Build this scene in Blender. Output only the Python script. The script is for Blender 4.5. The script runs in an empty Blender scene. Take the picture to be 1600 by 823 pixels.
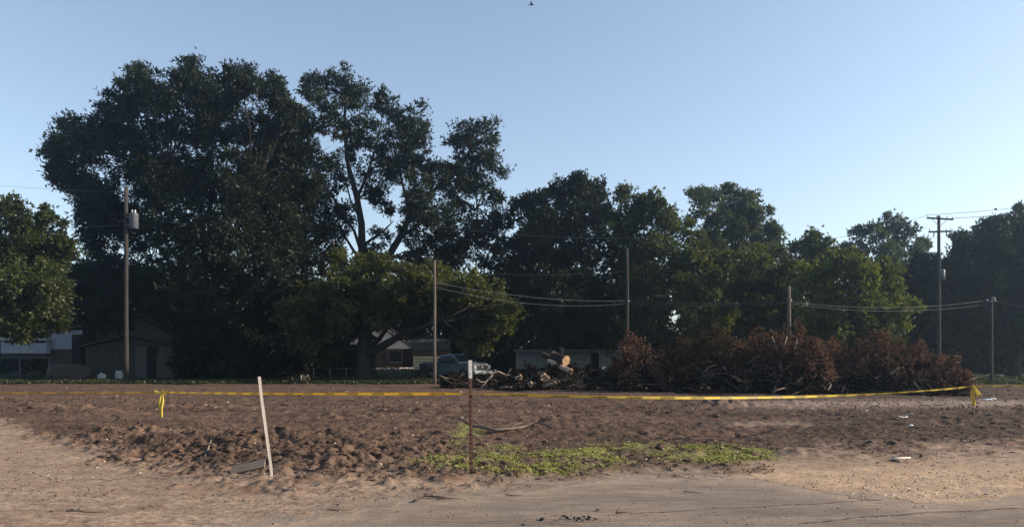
import bpy, bmesh, math, random
import numpy as np
from mathutils import Vector, Matrix

random.seed(7)
R = math.radians
SC = bpy.context.scene
COL = SC.collection

# ------------------------------------------------------------------ camera
F = 1160.0; CX = 800.0; HOR = 561.0; EYE = 1.6
cd = bpy.data.cameras.new('camera'); cam = bpy.data.objects.new('camera', cd); COL.objects.link(cam)
cam.location = (0, 0, EYE); cam.rotation_euler = (R(90), 0, 0)
cd.sensor_fit = 'HORIZONTAL'; cd.sensor_width = 36.0
cd.lens = 36.0 * F / 1600.0
cd.shift_y = (HOR - 411.5) / 1600.0
cd.clip_start = 0.05; cd.clip_end = 8000
SC.camera = cam

# ------------------------------------------------------------------ light
SUN_AZ, SUN_EL = R(89), R(26)            # clockwise from +Y, height
w = bpy.data.worlds.new('World'); SC.world = w; w.use_nodes = True
nt = w.node_tree
bg = nt.nodes['Background']
sky = nt.nodes.new('ShaderNodeTexSky'); sky.sky_type = 'NISHITA'; sky.sun_disc = False
sky.sun_elevation = SUN_EL; sky.sun_rotation = SUN_AZ
sky.air_density = 1.0; sky.dust_density = 1.0; sky.ozone_density = 1.0; sky.altitude = 50
hs = nt.nodes.new('ShaderNodeHueSaturation'); hs.inputs['Saturation'].default_value = 0.86
nt.links.new(sky.outputs[0], hs.inputs['Color']); nt.links.new(hs.outputs[0], bg.inputs[0]); bg.inputs[1].default_value = 0.135
sd = bpy.data.lights.new('sun', 'SUN'); sun = bpy.data.objects.new('sun', sd); COL.objects.link(sun)
sd.energy = 4.6; sd.angle = R(0.5); sd.color = (1.0, 0.84, 0.66)
SDIR = Vector((math.sin(SUN_AZ) * math.cos(SUN_EL), math.cos(SUN_AZ) * math.cos(SUN_EL), math.sin(SUN_EL)))
sun.rotation_euler = SDIR.to_track_quat('Z', 'Y').to_euler()
sun.location = (40, 10, 40)
SC.view_settings.view_transform = 'Standard'; SC.view_settings.look = 'None'
SC.view_settings.exposure = 0.68; SC.view_settings.gamma = 1.0
SC.render.engine = 'CYCLES'
SC.cycles.max_bounces = 5; SC.cycles.sample_clamp_indirect = 4.0; SC.cycles.diffuse_bounces = 2; SC.cycles.glossy_bounces = 2
SC.cycles.transmission_bounces = 3; SC.cycles.transparent_max_bounces = 6


def P(px, py, d):
    """World point seen at photo pixel (px,py) if it stands d metres in front of the camera."""
    return Vector(((px - CX) / F * d, d, EYE - (py - HOR) / F * d))


def X(px, d): return (px - CX) / F * d
def Z(py, d): return EYE - (py - HOR) / F * d

# ------------------------------------------------------------------ materials
MATS = {}
def mat(name, col, rough=0.85, var=0.25, scale=6.0, bump=0.0, bscale=30.0, metal=0.0, spec=0.3, stretch=(1, 1, 1), col2=None):
    m = bpy.data.materials.new(name); m.use_nodes = True
    t = m.node_tree; b = t.nodes['Principled BSDF']
    b.inputs['Roughness'].default_value = rough; b.inputs['Metallic'].default_value = metal
    b.inputs['Specular IOR Level'].default_value = spec
    tc = t.nodes.new('ShaderNodeTexCoord'); mp = t.nodes.new('ShaderNodeMapping')
    mp.inputs['Scale'].default_value = stretch
    t.links.new(tc.outputs['Object'], mp.inputs[0])
    n = t.nodes.new('ShaderNodeTexNoise'); n.inputs['Scale'].default_value = scale
    n.inputs['Detail'].default_value = 6; n.inputs['Roughness'].default_value = 0.65
    t.links.new(mp.outputs[0], n.inputs['Vector'])
    cr = t.nodes.new('ShaderNodeValToRGB')
    lo = [c * (1 - var) for c in col] if col2 is None else col2
    hi = [min(1, c * (1 + var)) for c in col]
    cr.color_ramp.elements[0].position = 0.3; cr.color_ramp.elements[1].position = 0.7
    cr.color_ramp.elements[0].color = (*lo, 1); cr.color_ramp.elements[1].color = (*hi, 1)
    t.links.new(n.outputs['Fac'], cr.inputs[0]); t.links.new(cr.outputs[0], b.inputs['Base Color'])
    if bump > 0:
        n2 = t.nodes.new('ShaderNodeTexNoise'); n2.inputs['Scale'].default_value = bscale; n2.inputs['Detail'].default_value = 5
        t.links.new(mp.outputs[0], n2.inputs['Vector'])
        bp = t.nodes.new('ShaderNodeBump'); bp.inputs['Strength'].default_value = bump; bp.inputs['Distance'].default_value = 0.02
        t.links.new(n2.outputs['Fac'], bp.inputs['Height']); t.links.new(bp.outputs[0], b.inputs['Normal'])
    MATS[name] = m
    return m


def leaf_mat(name, c1, c2, trans=0.35, tint=(1.3, 1.4, 0.55), gloss=0.02):
    """Leaves: each leaf island gets its own tone between c1 and c2; light passes through, yellower."""
    m = bpy.data.materials.new(name); m.use_nodes = True
    t = m.node_tree; t.nodes.clear()
    out = t.nodes.new('ShaderNodeOutputMaterial')
    g = t.nodes.new('ShaderNodeNewGeometry')
    tc = t.nodes.new('ShaderNodeTexCoord')
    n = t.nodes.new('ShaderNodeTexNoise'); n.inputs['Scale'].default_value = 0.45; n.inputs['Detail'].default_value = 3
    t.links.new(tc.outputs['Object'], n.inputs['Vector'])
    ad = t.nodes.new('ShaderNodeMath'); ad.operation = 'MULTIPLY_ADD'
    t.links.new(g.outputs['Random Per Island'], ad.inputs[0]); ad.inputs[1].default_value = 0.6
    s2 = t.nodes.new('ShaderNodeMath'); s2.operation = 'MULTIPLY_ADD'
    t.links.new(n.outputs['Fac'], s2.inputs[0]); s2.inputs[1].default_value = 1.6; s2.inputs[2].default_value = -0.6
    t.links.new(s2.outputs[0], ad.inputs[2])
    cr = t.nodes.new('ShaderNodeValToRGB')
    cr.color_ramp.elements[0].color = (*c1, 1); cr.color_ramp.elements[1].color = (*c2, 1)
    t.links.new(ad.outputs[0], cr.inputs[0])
    df = t.nodes.new('ShaderNodeBsdfDiffuse'); t.links.new(cr.outputs[0], df.inputs[0])
    tr = t.nodes.new('ShaderNodeBsdfTranslucent')
    mx = t.nodes.new('ShaderNodeMix'); mx.data_type = 'RGBA'; mx.blend_type = 'MULTIPLY'; mx.inputs[0].default_value = 1
    t.links.new(cr.outputs[0], mx.inputs[6]); mx.inputs[7].default_value = (*tint, 1)
    t.links.new(mx.outputs[2], tr.inputs[0])
    ms = t.nodes.new('ShaderNodeMixShader'); ms.inputs[0].default_value = trans
    t.links.new(df.outputs[0], ms.inputs[1]); t.links.new(tr.outputs[0], ms.inputs[2])
    gl = t.nodes.new('ShaderNodeBsdfGlossy'); gl.inputs['Roughness'].default_value = 0.45; gl.inputs[0].default_value = (0.8, 0.8, 0.8, 1)
    m2 = t.nodes.new('ShaderNodeMixShader'); m2.inputs[0].default_value = gloss
    t.links.new(ms.outputs[0], m2.inputs[1]); t.links.new(gl.outputs[0], m2.inputs[2])
    t.links.new(m2.outputs[0], out.inputs[0])
    MATS[name] = m
    return m


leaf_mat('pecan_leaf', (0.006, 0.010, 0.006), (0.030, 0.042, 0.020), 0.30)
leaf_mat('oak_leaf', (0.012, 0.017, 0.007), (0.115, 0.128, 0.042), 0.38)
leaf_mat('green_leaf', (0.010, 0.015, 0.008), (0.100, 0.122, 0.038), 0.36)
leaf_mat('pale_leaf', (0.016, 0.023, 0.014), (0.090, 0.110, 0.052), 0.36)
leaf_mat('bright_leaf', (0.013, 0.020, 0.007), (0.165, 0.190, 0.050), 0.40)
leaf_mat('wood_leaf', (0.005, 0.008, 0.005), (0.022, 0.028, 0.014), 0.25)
leaf_mat('dead_leaf', (0.016, 0.012, 0.010), (0.205, 0.125, 0.090), 0.28, (1.15, 0.92, 0.75), 0.0)
leaf_mat('dry_leaf', (0.016, 0.013, 0.008), (0.085, 0.068, 0.042), 0.28, (1.1, 1.0, 0.75), 0.0)
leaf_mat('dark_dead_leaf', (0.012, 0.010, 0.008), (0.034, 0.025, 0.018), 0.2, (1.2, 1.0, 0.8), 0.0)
leaf_mat('weed_leaf', (0.16, 0.155, 0.050), (0.42, 0.41, 0.15), 0.33, (1.1, 1.2, 0.5), 0.04)
leaf_mat('dark_grass', (0.018, 0.025, 0.010), (0.045, 0.054, 0.020), 0.3)
leaf_mat('sod', (0.030, 0.021, 0.016), (0.150, 0.100, 0.070), 0.05, (1, 1, 1), 0.0)
leaf_mat('straw', (0.20, 0.15, 0.09), (0.50, 0.40, 0.27), 0.2, (1.1, 1.0, 0.7), 0.04)
mat('bark', (0.022, 0.018, 0.016), 0.95, 0.45, 5, 0.9, 22, stretch=(3, 3, 0.6))
mat('grey_branch', (0.26, 0.21, 0.165), 0.9, 0.4, 6, 0.5, 30)
mat('brown_branch', (0.125, 0.095, 0.075), 0.9, 0.45, 6, 0.6, 30)
mat('cut_wood', (0.50, 0.34, 0.19), 0.85, 0.3, 7, 0.5, 40, col2=(0.22, 0.13, 0.07))
mat('splintered_wood', (0.52, 0.39, 0.28), 0.9, 0.35, 11, 0.9, 40, col2=(0.10, 0.065, 0.045))
mat('bare_log', (0.34, 0.25, 0.17), 0.85, 0.5, 9, 0.6, 25, stretch=(1, 1, 1))
mat('pole_wood', (0.115, 0.092, 0.076), 0.9, 0.35, 4, 0.5, 40, stretch=(5, 5, 0.4))
mat('dark_pole_wood', (0.042, 0.037, 0.034), 0.9, 0.35, 4, 0.5, 40, stretch=(5, 5, 0.4))  # darker copy of pole_wood; tree shade on the pole put into the colour
mat('stake_wood', (0.56, 0.49, 0.43), 0.85, 0.28, 9, 0.5, 60, stretch=(4, 4, 0.3))
mat('grey_plank', (0.17, 0.133, 0.108), 0.9, 0.35, 4, 0.6, 40, stretch=(0.5, 6, 6))
mat('rust', (0.062, 0.028, 0.021), 0.85, 0.5, 14, 0.6, 60)
mat('white_paint', (0.33, 0.325, 0.32), 0.6, 0.15, 10, 0.2, 60)
mat('tape_black', (0.012, 0.012, 0.012), 0.5, 0.1)
mat('galvanized', (0.15, 0.155, 0.16), 0.5, 0.2, 8, metal=0.5)
mat('transformer_grey', (0.10, 0.11, 0.125), 0.5, 0.15, 8)
mat('porcelain', (0.75, 0.75, 0.75), 0.25, 0.05)
mat('wire', (0.05, 0.05, 0.055), 0.6, 0.1)
mat('pale_wire', (0.11, 0.12, 0.13), 0.5, 0.1)
mat('weathered_siding', (0.09, 0.085, 0.083), 0.9, 0.35, 3, 0.3, 30, stretch=(0.5, 1, 6))
mat('dark_siding', (0.05, 0.044, 0.042), 0.9, 0.35, 3, 0.3, 30)
mat('rusty_tin', (0.055, 0.045, 0.041), 0.7, 0.4, 2, 0.3, 20)
mat('blue_white_panel', (0.24, 0.265, 0.32), 0.7, 0.14, 2)
mat('dark_void', (0.012, 0.012, 0.013), 0.9, 0.2)
mat('pale_grey_siding', (0.27, 0.30, 0.30), 0.75, 0.18, 2, 0.15, 20)
mat('pale_board', (0.30, 0.325, 0.33), 0.75, 0.15, 3)
mat('dark_roof', (0.045, 0.042, 0.042), 0.9, 0.3, 6, 0.4, 20)
mat('grey_shingle', (0.026, 0.028, 0.027), 0.9, 0.3, 8, 0.4, 20)
mat('white_gable', (0.68, 0.70, 0.74), 0.7, 0.08, 2)
mat('brick_brown', (0.10, 0.066, 0.058), 0.9, 0.35, 12, 0.4, 30)
mat('yellow_board', (0.80, 0.70, 0.42), 0.75, 0.2, 4, 0.3, 30)  # albedo raised in place of the sun that the trees block
mat('driveway_concrete', (0.62, 0.56, 0.49), 0.9, 0.12, 3)
mat('truck_paint', (0.21, 0.25, 0.31), 0.32, 0.06, 2, spec=0.5, metal=0.35)
mat('truck_dark', (0.02, 0.02, 0.022), 0.6, 0.1)
mat('chrome', (0.45, 0.46, 0.48), 0.3, 0.03, metal=1.0)
mat('tyre_rubber', (0.02, 0.02, 0.02), 0.85, 0.2)
mat('glass_dark', (0.02, 0.03, 0.035), 0.06, 0.05, spec=0.6)
mat('lamp_glass', (0.22, 0.23, 0.24), 0.15, 0.05, spec=0.6)
mat('bin_black', (0.025, 0.024, 0.024), 0.55, 0.2)
mat('litter_white', (0.8, 0.8, 0.78), 0.6, 0.06)
mat('bird_black', (0.02, 0.02, 0.022), 0.8, 0.1)
mat('clod', (0.085, 0.056, 0.041), 1.0, 0.6, 8, 0.8, 40)
mat('crumb', (0.19, 0.135, 0.098), 1.0, 0.5, 8, 0.6, 40)
mat('gravel_tan', (0.22, 0.17, 0.13), 1.0, 0.6, 5, 0.4, 40)
mat('stone_pale', (0.45, 0.37, 0.30), 0.95, 0.35, 8, 0.6, 30)

leaf_mat('tape_yellow', (0.70, 0.54, 0.10), (0.80, 0.63, 0.15), 0.40, (1.1, 1.05, 0.6), 0.0)
mat('faded_tape', (0.36, 0.33, 0.20), 0.6, 0.15, 3)
# ------------------------------------------------------------------ object helpers
def link(name, me, m=None, parent=None):
    o = bpy.data.objects.new(name, me); COL.objects.link(o)
    if m is not None:
        me.materials.append(MATS[m] if isinstance(m, str) else m)
    if parent is not None: o.parent = parent
    return o


def tag(o, label=None, cat=None, group=None, kind=None):
    if label: o['label'] = label
    if cat: o['category'] = cat
    if group: o['group'] = group
    if kind: o['kind'] = kind
    return o


def thing(name, label, cat, loc=(0, 0, 0), rz=0.0, group=None):
    o = bpy.data.objects.new(name, None); COL.objects.link(o)
    o.location = loc; o.rotation_euler = (0, 0, rz); o.empty_display_size = 0.2
    return tag(o, label, cat, group)


class MB:
    """Collects verts and faces of one mesh object."""
    def __init__(s): s.v = []; s.f = []; s.mi = []; s.cur = 0
    def add(s, vs, fs):
        o = len(s.v); s.v += [tuple(v) for v in vs]
        for f in fs: s.f.append([i + o for i in f]); s.mi.append(s.cur)
    def box(s, c, size, rot=None, top=1.0):
        hx, hy, hz = size[0] / 2, size[1] / 2, size[2] / 2
        pts = []
        for z, k in ((-hz, 1.0), (hz, top)):
            for x, y in ((-hx, -hy), (hx, -hy), (hx, hy), (-hx, hy)):
                p = Vector((x * k, y * k, z))
                if rot is not None: p = rot @ p
                pts.append(p + Vector(c))
        s.add(pts, [(3, 2, 1, 0), (4, 5, 6, 7), (0, 1, 5, 4), (1, 2, 6, 5), (2, 3, 7, 6), (3, 0, 4, 7)])
    def tube(s, pts, rad, n=8, cap=True, wob=0.0, rng=None):
        pts = [Vector(p) for p in pts]
        if not hasattr(rad, '__len__'): rad = [rad] * len(pts)
        vs, fs = [], []
        ref = None
        for i, p in enumerate(pts):
            a = pts[max(0, i - 1)]; b = pts[min(len(pts) - 1, i + 1)]
            t = (b - a)
            if t.length < 1e-9: t = Vector((0, 0, 1))
            t.normalize()
            if ref is None:
                ref = t.orthogonal().normalized()
            ref = (ref - t * ref.dot(t))
            if ref.length < 1e-6: ref = t.orthogonal()
            ref.normalize(); bi = t.cross(ref)
            for k in range(n):
                an = 2 * math.pi * k / n
                rr = rad[i] * (1 + (wob * ((rng or random).random() - 0.5) if wob else 0))
                vs.append(p + (ref * math.cos(an) + bi * math.sin(an)) * rr)
        for i in range(len(pts) - 1):
            for k in range(n):
                k2 = (k + 1) % n
                fs.append((i * n + k, i * n + k2, (i + 1) * n + k2, (i + 1) * n + k))
        if cap:
            fs.append(tuple(range(n - 1, -1, -1))); fs.append(tuple(range((len(pts) - 1) * n, len(pts) * n)))
        s.add(vs, fs)
    def prism(s, poly, y0, y1):
        """poly: (x,z) outline counter-clockwise seen from -Y, extruded y0..y1"""
        n = len(poly)
        vs = [(x, y0, z) for x, z in poly] + [(x, y1, z) for x, z in poly]
        fs = [tuple(range(n)), tuple(range(2 * n - 1, n - 1, -1))]
        for i in range(n):
            j = (i + 1) % n
            fs.append((i, i + n, j + n, j))
        s.add(vs, fs)
    def build(s, name, m=None, parent=None, smooth=False):
        me = bpy.data.meshes.new(name); me.from_pydata(s.v, [], s.f)
        if isinstance(m, (list, tuple)):
            for x in m: me.materials.append(MATS[x])
            me.polygons.foreach_set('material_index', s.mi); m = None
        if smooth: me.polygons.foreach_set('use_smooth', [True] * len(me.polygons))
        me.update()
        return link(name, me, m, parent)


def npmesh(name, V, nper, m=None, parent=None, smooth=False):
    """V: (N*nper,3) array, each run of nper verts is one face."""
    V = np.asarray(V, np.float32).reshape(-1, 3); nv = len(V); nf = nv // nper
    me = bpy.data.meshes.new(name)
    me.vertices.add(nv); me.vertices.foreach_set('co', V.ravel())
    me.loops.add(nv); me.loops.foreach_set('vertex_index', np.arange(nv, dtype=np.int32))
    me.polygons.add(nf); me.polygons.foreach_set('loop_start', np.arange(0, nv, nper, dtype=np.int32))
    me.update(calc_edges=True)
    return link(name, me, m, parent)


def idxmesh(name, V, FC, m=None, parent=None, smooth=False):
    V = np.asarray(V, np.float32); FC = np.asarray(FC, np.int32); k = FC.shape[1]
    me = bpy.data.meshes.new(name)
    me.vertices.add(len(V)); me.vertices.foreach_set('co', V.ravel())
    me.loops.add(FC.size); me.loops.foreach_set('vertex_index', FC.ravel())
    me.polygons.add(len(FC)); me.polygons.foreach_set('loop_start', np.arange(0, FC.size, k, dtype=np.int32))
    if smooth: me.polygons.foreach_set('use_smooth', np.ones(len(FC), bool))
    me.update(calc_edges=True)
    return link(name, me, m, parent)

# ------------------------------------------------------------------ numpy noise
def _hash(ix, iy, seed):
    h = (ix.astype(np.int64) * 374761393 + iy.astype(np.int64) * 668265263 + seed * 974634777) & 0xffffffff
    h = ((h ^ (h >> 13)) * 1274126177) & 0xffffffff
    h = (h ^ (h >> 16)) & 0xffffffff
    return h / 4294967295.0

def vn(x, y, seed=0):
    ix = np.floor(x); iy = np.floor(y); fx = x - ix; fy = y - iy
    fx = fx * fx * fx * (fx * (fx * 6 - 15) + 10); fy = fy * fy * fy * (fy * (fy * 6 - 15) + 10)
    a = _hash(ix, iy, seed); b = _hash(ix + 1, iy, seed); c = _hash(ix, iy + 1, seed); d = _hash(ix + 1, iy + 1, seed)
    return (a + (b - a) * fx) * (1 - fy) + (c + (d - c) * fx) * fy

def fbm(x, y, sc, octv=4, seed=0, gain=0.5):
    s = 0; a = 1; t = 0; f = sc
    for o in range(octv):
        c, sn = math.cos(o * 0.7 + 0.3), math.sin(o * 0.7 + 0.3)
        s = s + a * (vn((x * c - y * sn) * f, (x * sn + y * c) * f, seed + o) - 0.5); t += a; a *= gain; f *= 2.03
    return s / t * 2

def ss(a, b, x):
    t = np.clip((x - a) / (b - a), 0, 1); return t * t * (3 - 2 * t)

# ------------------------------------------------------------------ terrain
RD = np.array([math.cos(R(13.5)), math.sin(R(13.5))])      # direction of the road
def road_s(x, y):      # metres beyond the road edge (negative on the road)
    return -(x - 0.0) * RD[1] + (y - 9.55) * RD[0]

SB_X = [-400, 0, 60, 140, 230, 300, 360, 450, 600, 700, 800, 1000, 1100, 1200, 1350, 1600, 2000]
SB_Y = [650, 656, 677, 704, 722, 738, 748, 752, 744, 744, 746, 740, 730, 716, 706, 692, 680]
EB_X = [-600, 100, 300, 420, 540, 660, 780, 900, 1000, 1130, 1260, 1390, 1430, 1500, 1560, 1610, 1700, 2200]
EB_Y = [960, 880, 845, 822, 800, 782, 768, 757, 749, 748, 760, 774, 788, 790, 787, 776, 760, 720]
MOUNDS = []
for px, py, h, rx, ry in [(205, 684, .17, .75, .45), (150, 690, .16, .5, .4), (548, 727, .21, .45, .32), (612, 722, .08, .3, .25), (330, 705, .15, .8, .4), (420, 690, .14, .9, .6),
                          (270, 690, .12, .6, .5), (120, 648, .16, 1.3, .8), (60, 640, .15, 1.2, .9), (1130, 637, .30, 1.0, .6), (1000, 690, .10, .9, .5), (860, 662, .12, 1.4, .6),
                          (480, 735, .10, .5, .35), (390, 722, .14, .6, .4), (1260, 712, .10, .7, .4), (300, 640, .15, 1.6, .8), (560, 655, .12, 1.8, .8), (1380, 700, .07, 1, .4), (700, 640, .1, 1.5, 1)]:
    d = EYE * F / (py - HOR); MOUNDS.append((X(px, d), d, h, rx, ry))

def zones(x, y):
    px = CX + F * x / np.maximum(y, 0.5)
    n1 = fbm(x, y, 0.8, 4, 11); n2 = fbm(x, y, 3.0, 3, 21)
    db = EYE * F / (np.interp(px, SB_X, SB_Y) - HOR)
    soil = ss(-0.13, 0.11, (y - db) / np.maximum(db, 1) + 0.10 * n1 + 0.09 * n2 + 0.08 * fbm(x, y, 7, 3, 29))
    s = road_s(x, y)
    # loose dirt lying over the asphalt: everywhere on the left, a spill on the right
    pyy = HOR + F * EYE / np.maximum(y, .5)
    cover = (np.interp(px, EB_X, EB_Y) - pyy) / 16.0 + 0.75 * n1 + 0.45 * n2 + 0.35 * fbm(x * 0.45, y * 1.6, 2.2, 3, 27)
    spill = np.clip(ss(1080, 1240, px) * ss(1, 4, (np.interp(px, EB_X, EB_Y) + 12 - pyy) / 4 + 2 * n2) * ss(712, 742, pyy + 10 * n1), 0, 1)
    grass = ss(44.5, 47.5, y + 1.5 * n1 - 0.02 * np.abs(x)) 
    return px, soil, cover, spill, grass, n1, n2, s

def gz(x, y):
    x = np.asarray(x, float); y = np.asarray(y, float)
    px, soil, cover, spill, grass, n1, n2, s = zones(x, y)
    band = np.exp(-((y - 12.5) / 3.0) ** 2) * ss(760, 560, px)
    near = ss(34, 14, y)
    rough = 0.060 * fbm(x, y, 0.55, 3, 31) + (0.036 + 0.050 * band) * (1 - np.abs(fbm(x, y, 1.9, 4, 41)) * 2.2) \
        + (0.036 + 0.042 * band) * fbm(x, y, 5.5, 5, 51, .58) * (0.5 + near) + (0.014 + 0.018 * band) * fbm(x, y, 15, 3, 61, .65)
    # machine tracks: shallow cleat ridges running across the field
    rut = sum(-0.05 * np.exp(-((y - (c0 + sl * x + .5 * n1)) / .22) ** 2) + 0.03 * np.exp(-((y - (c0 + .45 + sl * x + .5 * n1)) / .2) ** 2) for c0, sl in ((15.2, .10), (17.0, .10), (21.5, -.06), (23.6, -.06), (28.5, .05), (30.6, .05)))
    tr = rut + np.sin((y * 2.4 + 0.5 * x + 3 * fbm(x, y, .25, 2, 71)) * 1.0) * 0.014 * ss(15, 20, y)
    cleat = np.sin(x * 9 + 2.5 * n1) * 0.007 * ss(14, 18, y) * ss(40, 30, y)
    z = soil * (rough + tr + cleat + 0.02) * (1 - 0.6 * grass)
    for mx, my, h, rx, ry in MOUNDS:
        q = ((x - mx) / rx) ** 2 + ((y - my) / ry) ** 2
        z = z + h * np.exp(-q) * (1 + 0.8 * fbm(x, y, 4.5, 3, 81))
    pale = (1 - soil)
    z = z + pale * (0.014 * n2 + 0.014 * fbm(x, y, 6, 3, 91) + 0.014 * fbm(x * .5, y, 1.3, 3, 93) + 0.004 * fbm(x, y, 22, 2, 95))
    # sits just above or dives under the asphalt
    cv = np.clip(cover, -1, 1)
    z = np.where(cv > 0, z * ss(0, 0.8, cv) + 0.010 * ss(0, 0.8, cv) + 0.003, -0.05)
    z = np.where((cv <= 0) & (cv > -0.12), 0.003 + (cv / 0.12) * 0.053, z)
    # the yards behind rise gently
    z = z + 0.72 * ss(57, 69, y) * ss(-21, -17, x) * ss(-4, -7, x)
    return z

def gz1(x, y): return float(gz(np.array([x]), np.array([y]))[0])
def G(px, d): return Vector((X(px, d), d, gz1(X(px, d), d)))
def on_ground(px, py):
    d = EYE * F / (py - HOR)
    for _ in range(4):
        d = (EYE - gz1(X(px, d), d)) * F / (py - HOR)
    return G(px, d)

def make_terrain():
    rows, y = [], 5.2
    while y < 135:
        rows.append(y)
        y += max(0.016 * (y / 7.0) ** 1.25, 0.014) if y < 50 else y * 0.022
    ys = np.array(rows); nx = 860
    t = np.linspace(-1, 1, nx)
    hw = ys * 0.80 + 3.0
    Xg = t[None, :] * hw[:, None]; Yg = np.repeat(ys[:, None], nx, 1)
    Zg = gz(Xg, Yg)
    Zg[-1, :] = -0.3; Zg[:, 0] = np.minimum(Zg[:, 0], -0.12); Zg[:, -1] = np.minimum(Zg[:, -1], -0.12)
    V = np.stack([Xg, Yg, Zg], -1).reshape(-1, 3)
    ny = len(ys); i = np.arange(ny - 1)[:, None] * nx + np.arange(nx - 1)[None, :]
    FC = np.stack([i, i + 1, i + nx + 1, i + nx], -1).reshape(-1, 4)
    o = idxmesh('ground', V, FC, None, None, True)
    px, soil, cover, spill, grass, n1, n2, s = zones(Xg.ravel(), Yg.ravel())
    xs, yy = Xg.ravel(), Yg.ravel()
    wd = np.zeros_like(xs)
    for a, b, c, e in WEEDS:
        wd = np.maximum(wd, weed_mask(xs, yy, a, b, c, e))
    track = np.exp(-((yy - (25.5 + 0.03 * xs + 1.2 * n1)) / 1.9) ** 2) * ss(1010, 1300, px) 
    track = np.maximum(track, 0.55 * np.exp(-((yy - (17.0 + 0.1 * xs)) / 0.5) ** 2) * ss(1060, 1180, px) * ss(1330, 1220, px))
    for nm, arr in (('soil', soil), ('sand', 0.9 * spill + 0.5 * ss(-0.2, .5, n1) * np.exp(-((HOR + F * EYE / yy - 752) / 12) ** 2) * ss(560, 700, px)), ('dust', ss(1.6, 0.0, cover + .5 * n2)), ('grey', ss(850, 1350, px + 150 * n1)), ('grass', grass), ('weed', wd), ('track', track)):
        a = o.data.attributes.new(nm, 'FLOAT', 'POINT'); a.data.foreach_set('value', np.clip(arr, 0, 1).astype(np.float32))
    return o

def weed_mask(x, y, px0, px1, py0, py1):
    px = CX + F * x / np.maximum(y, .5); py = HOR + F * EYE / np.maximum(y, .5)
    n = fbm(x, y, 1.1, 4, 131)
    q = ((px - (px0 + px1) / 2) / ((px1 - px0) / 2)) ** 2 + ((py - (py0 + py1) / 2) / ((py1 - py0) / 2)) ** 2
    return ss(0.0, 0.9, 1.0 - q + 1.0 * n)

WEEDS = [(655, 850, 694, 746), (780, 1030, 700, 744), (960, 1215, 692, 728), (700, 760, 664, 688)]

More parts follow.
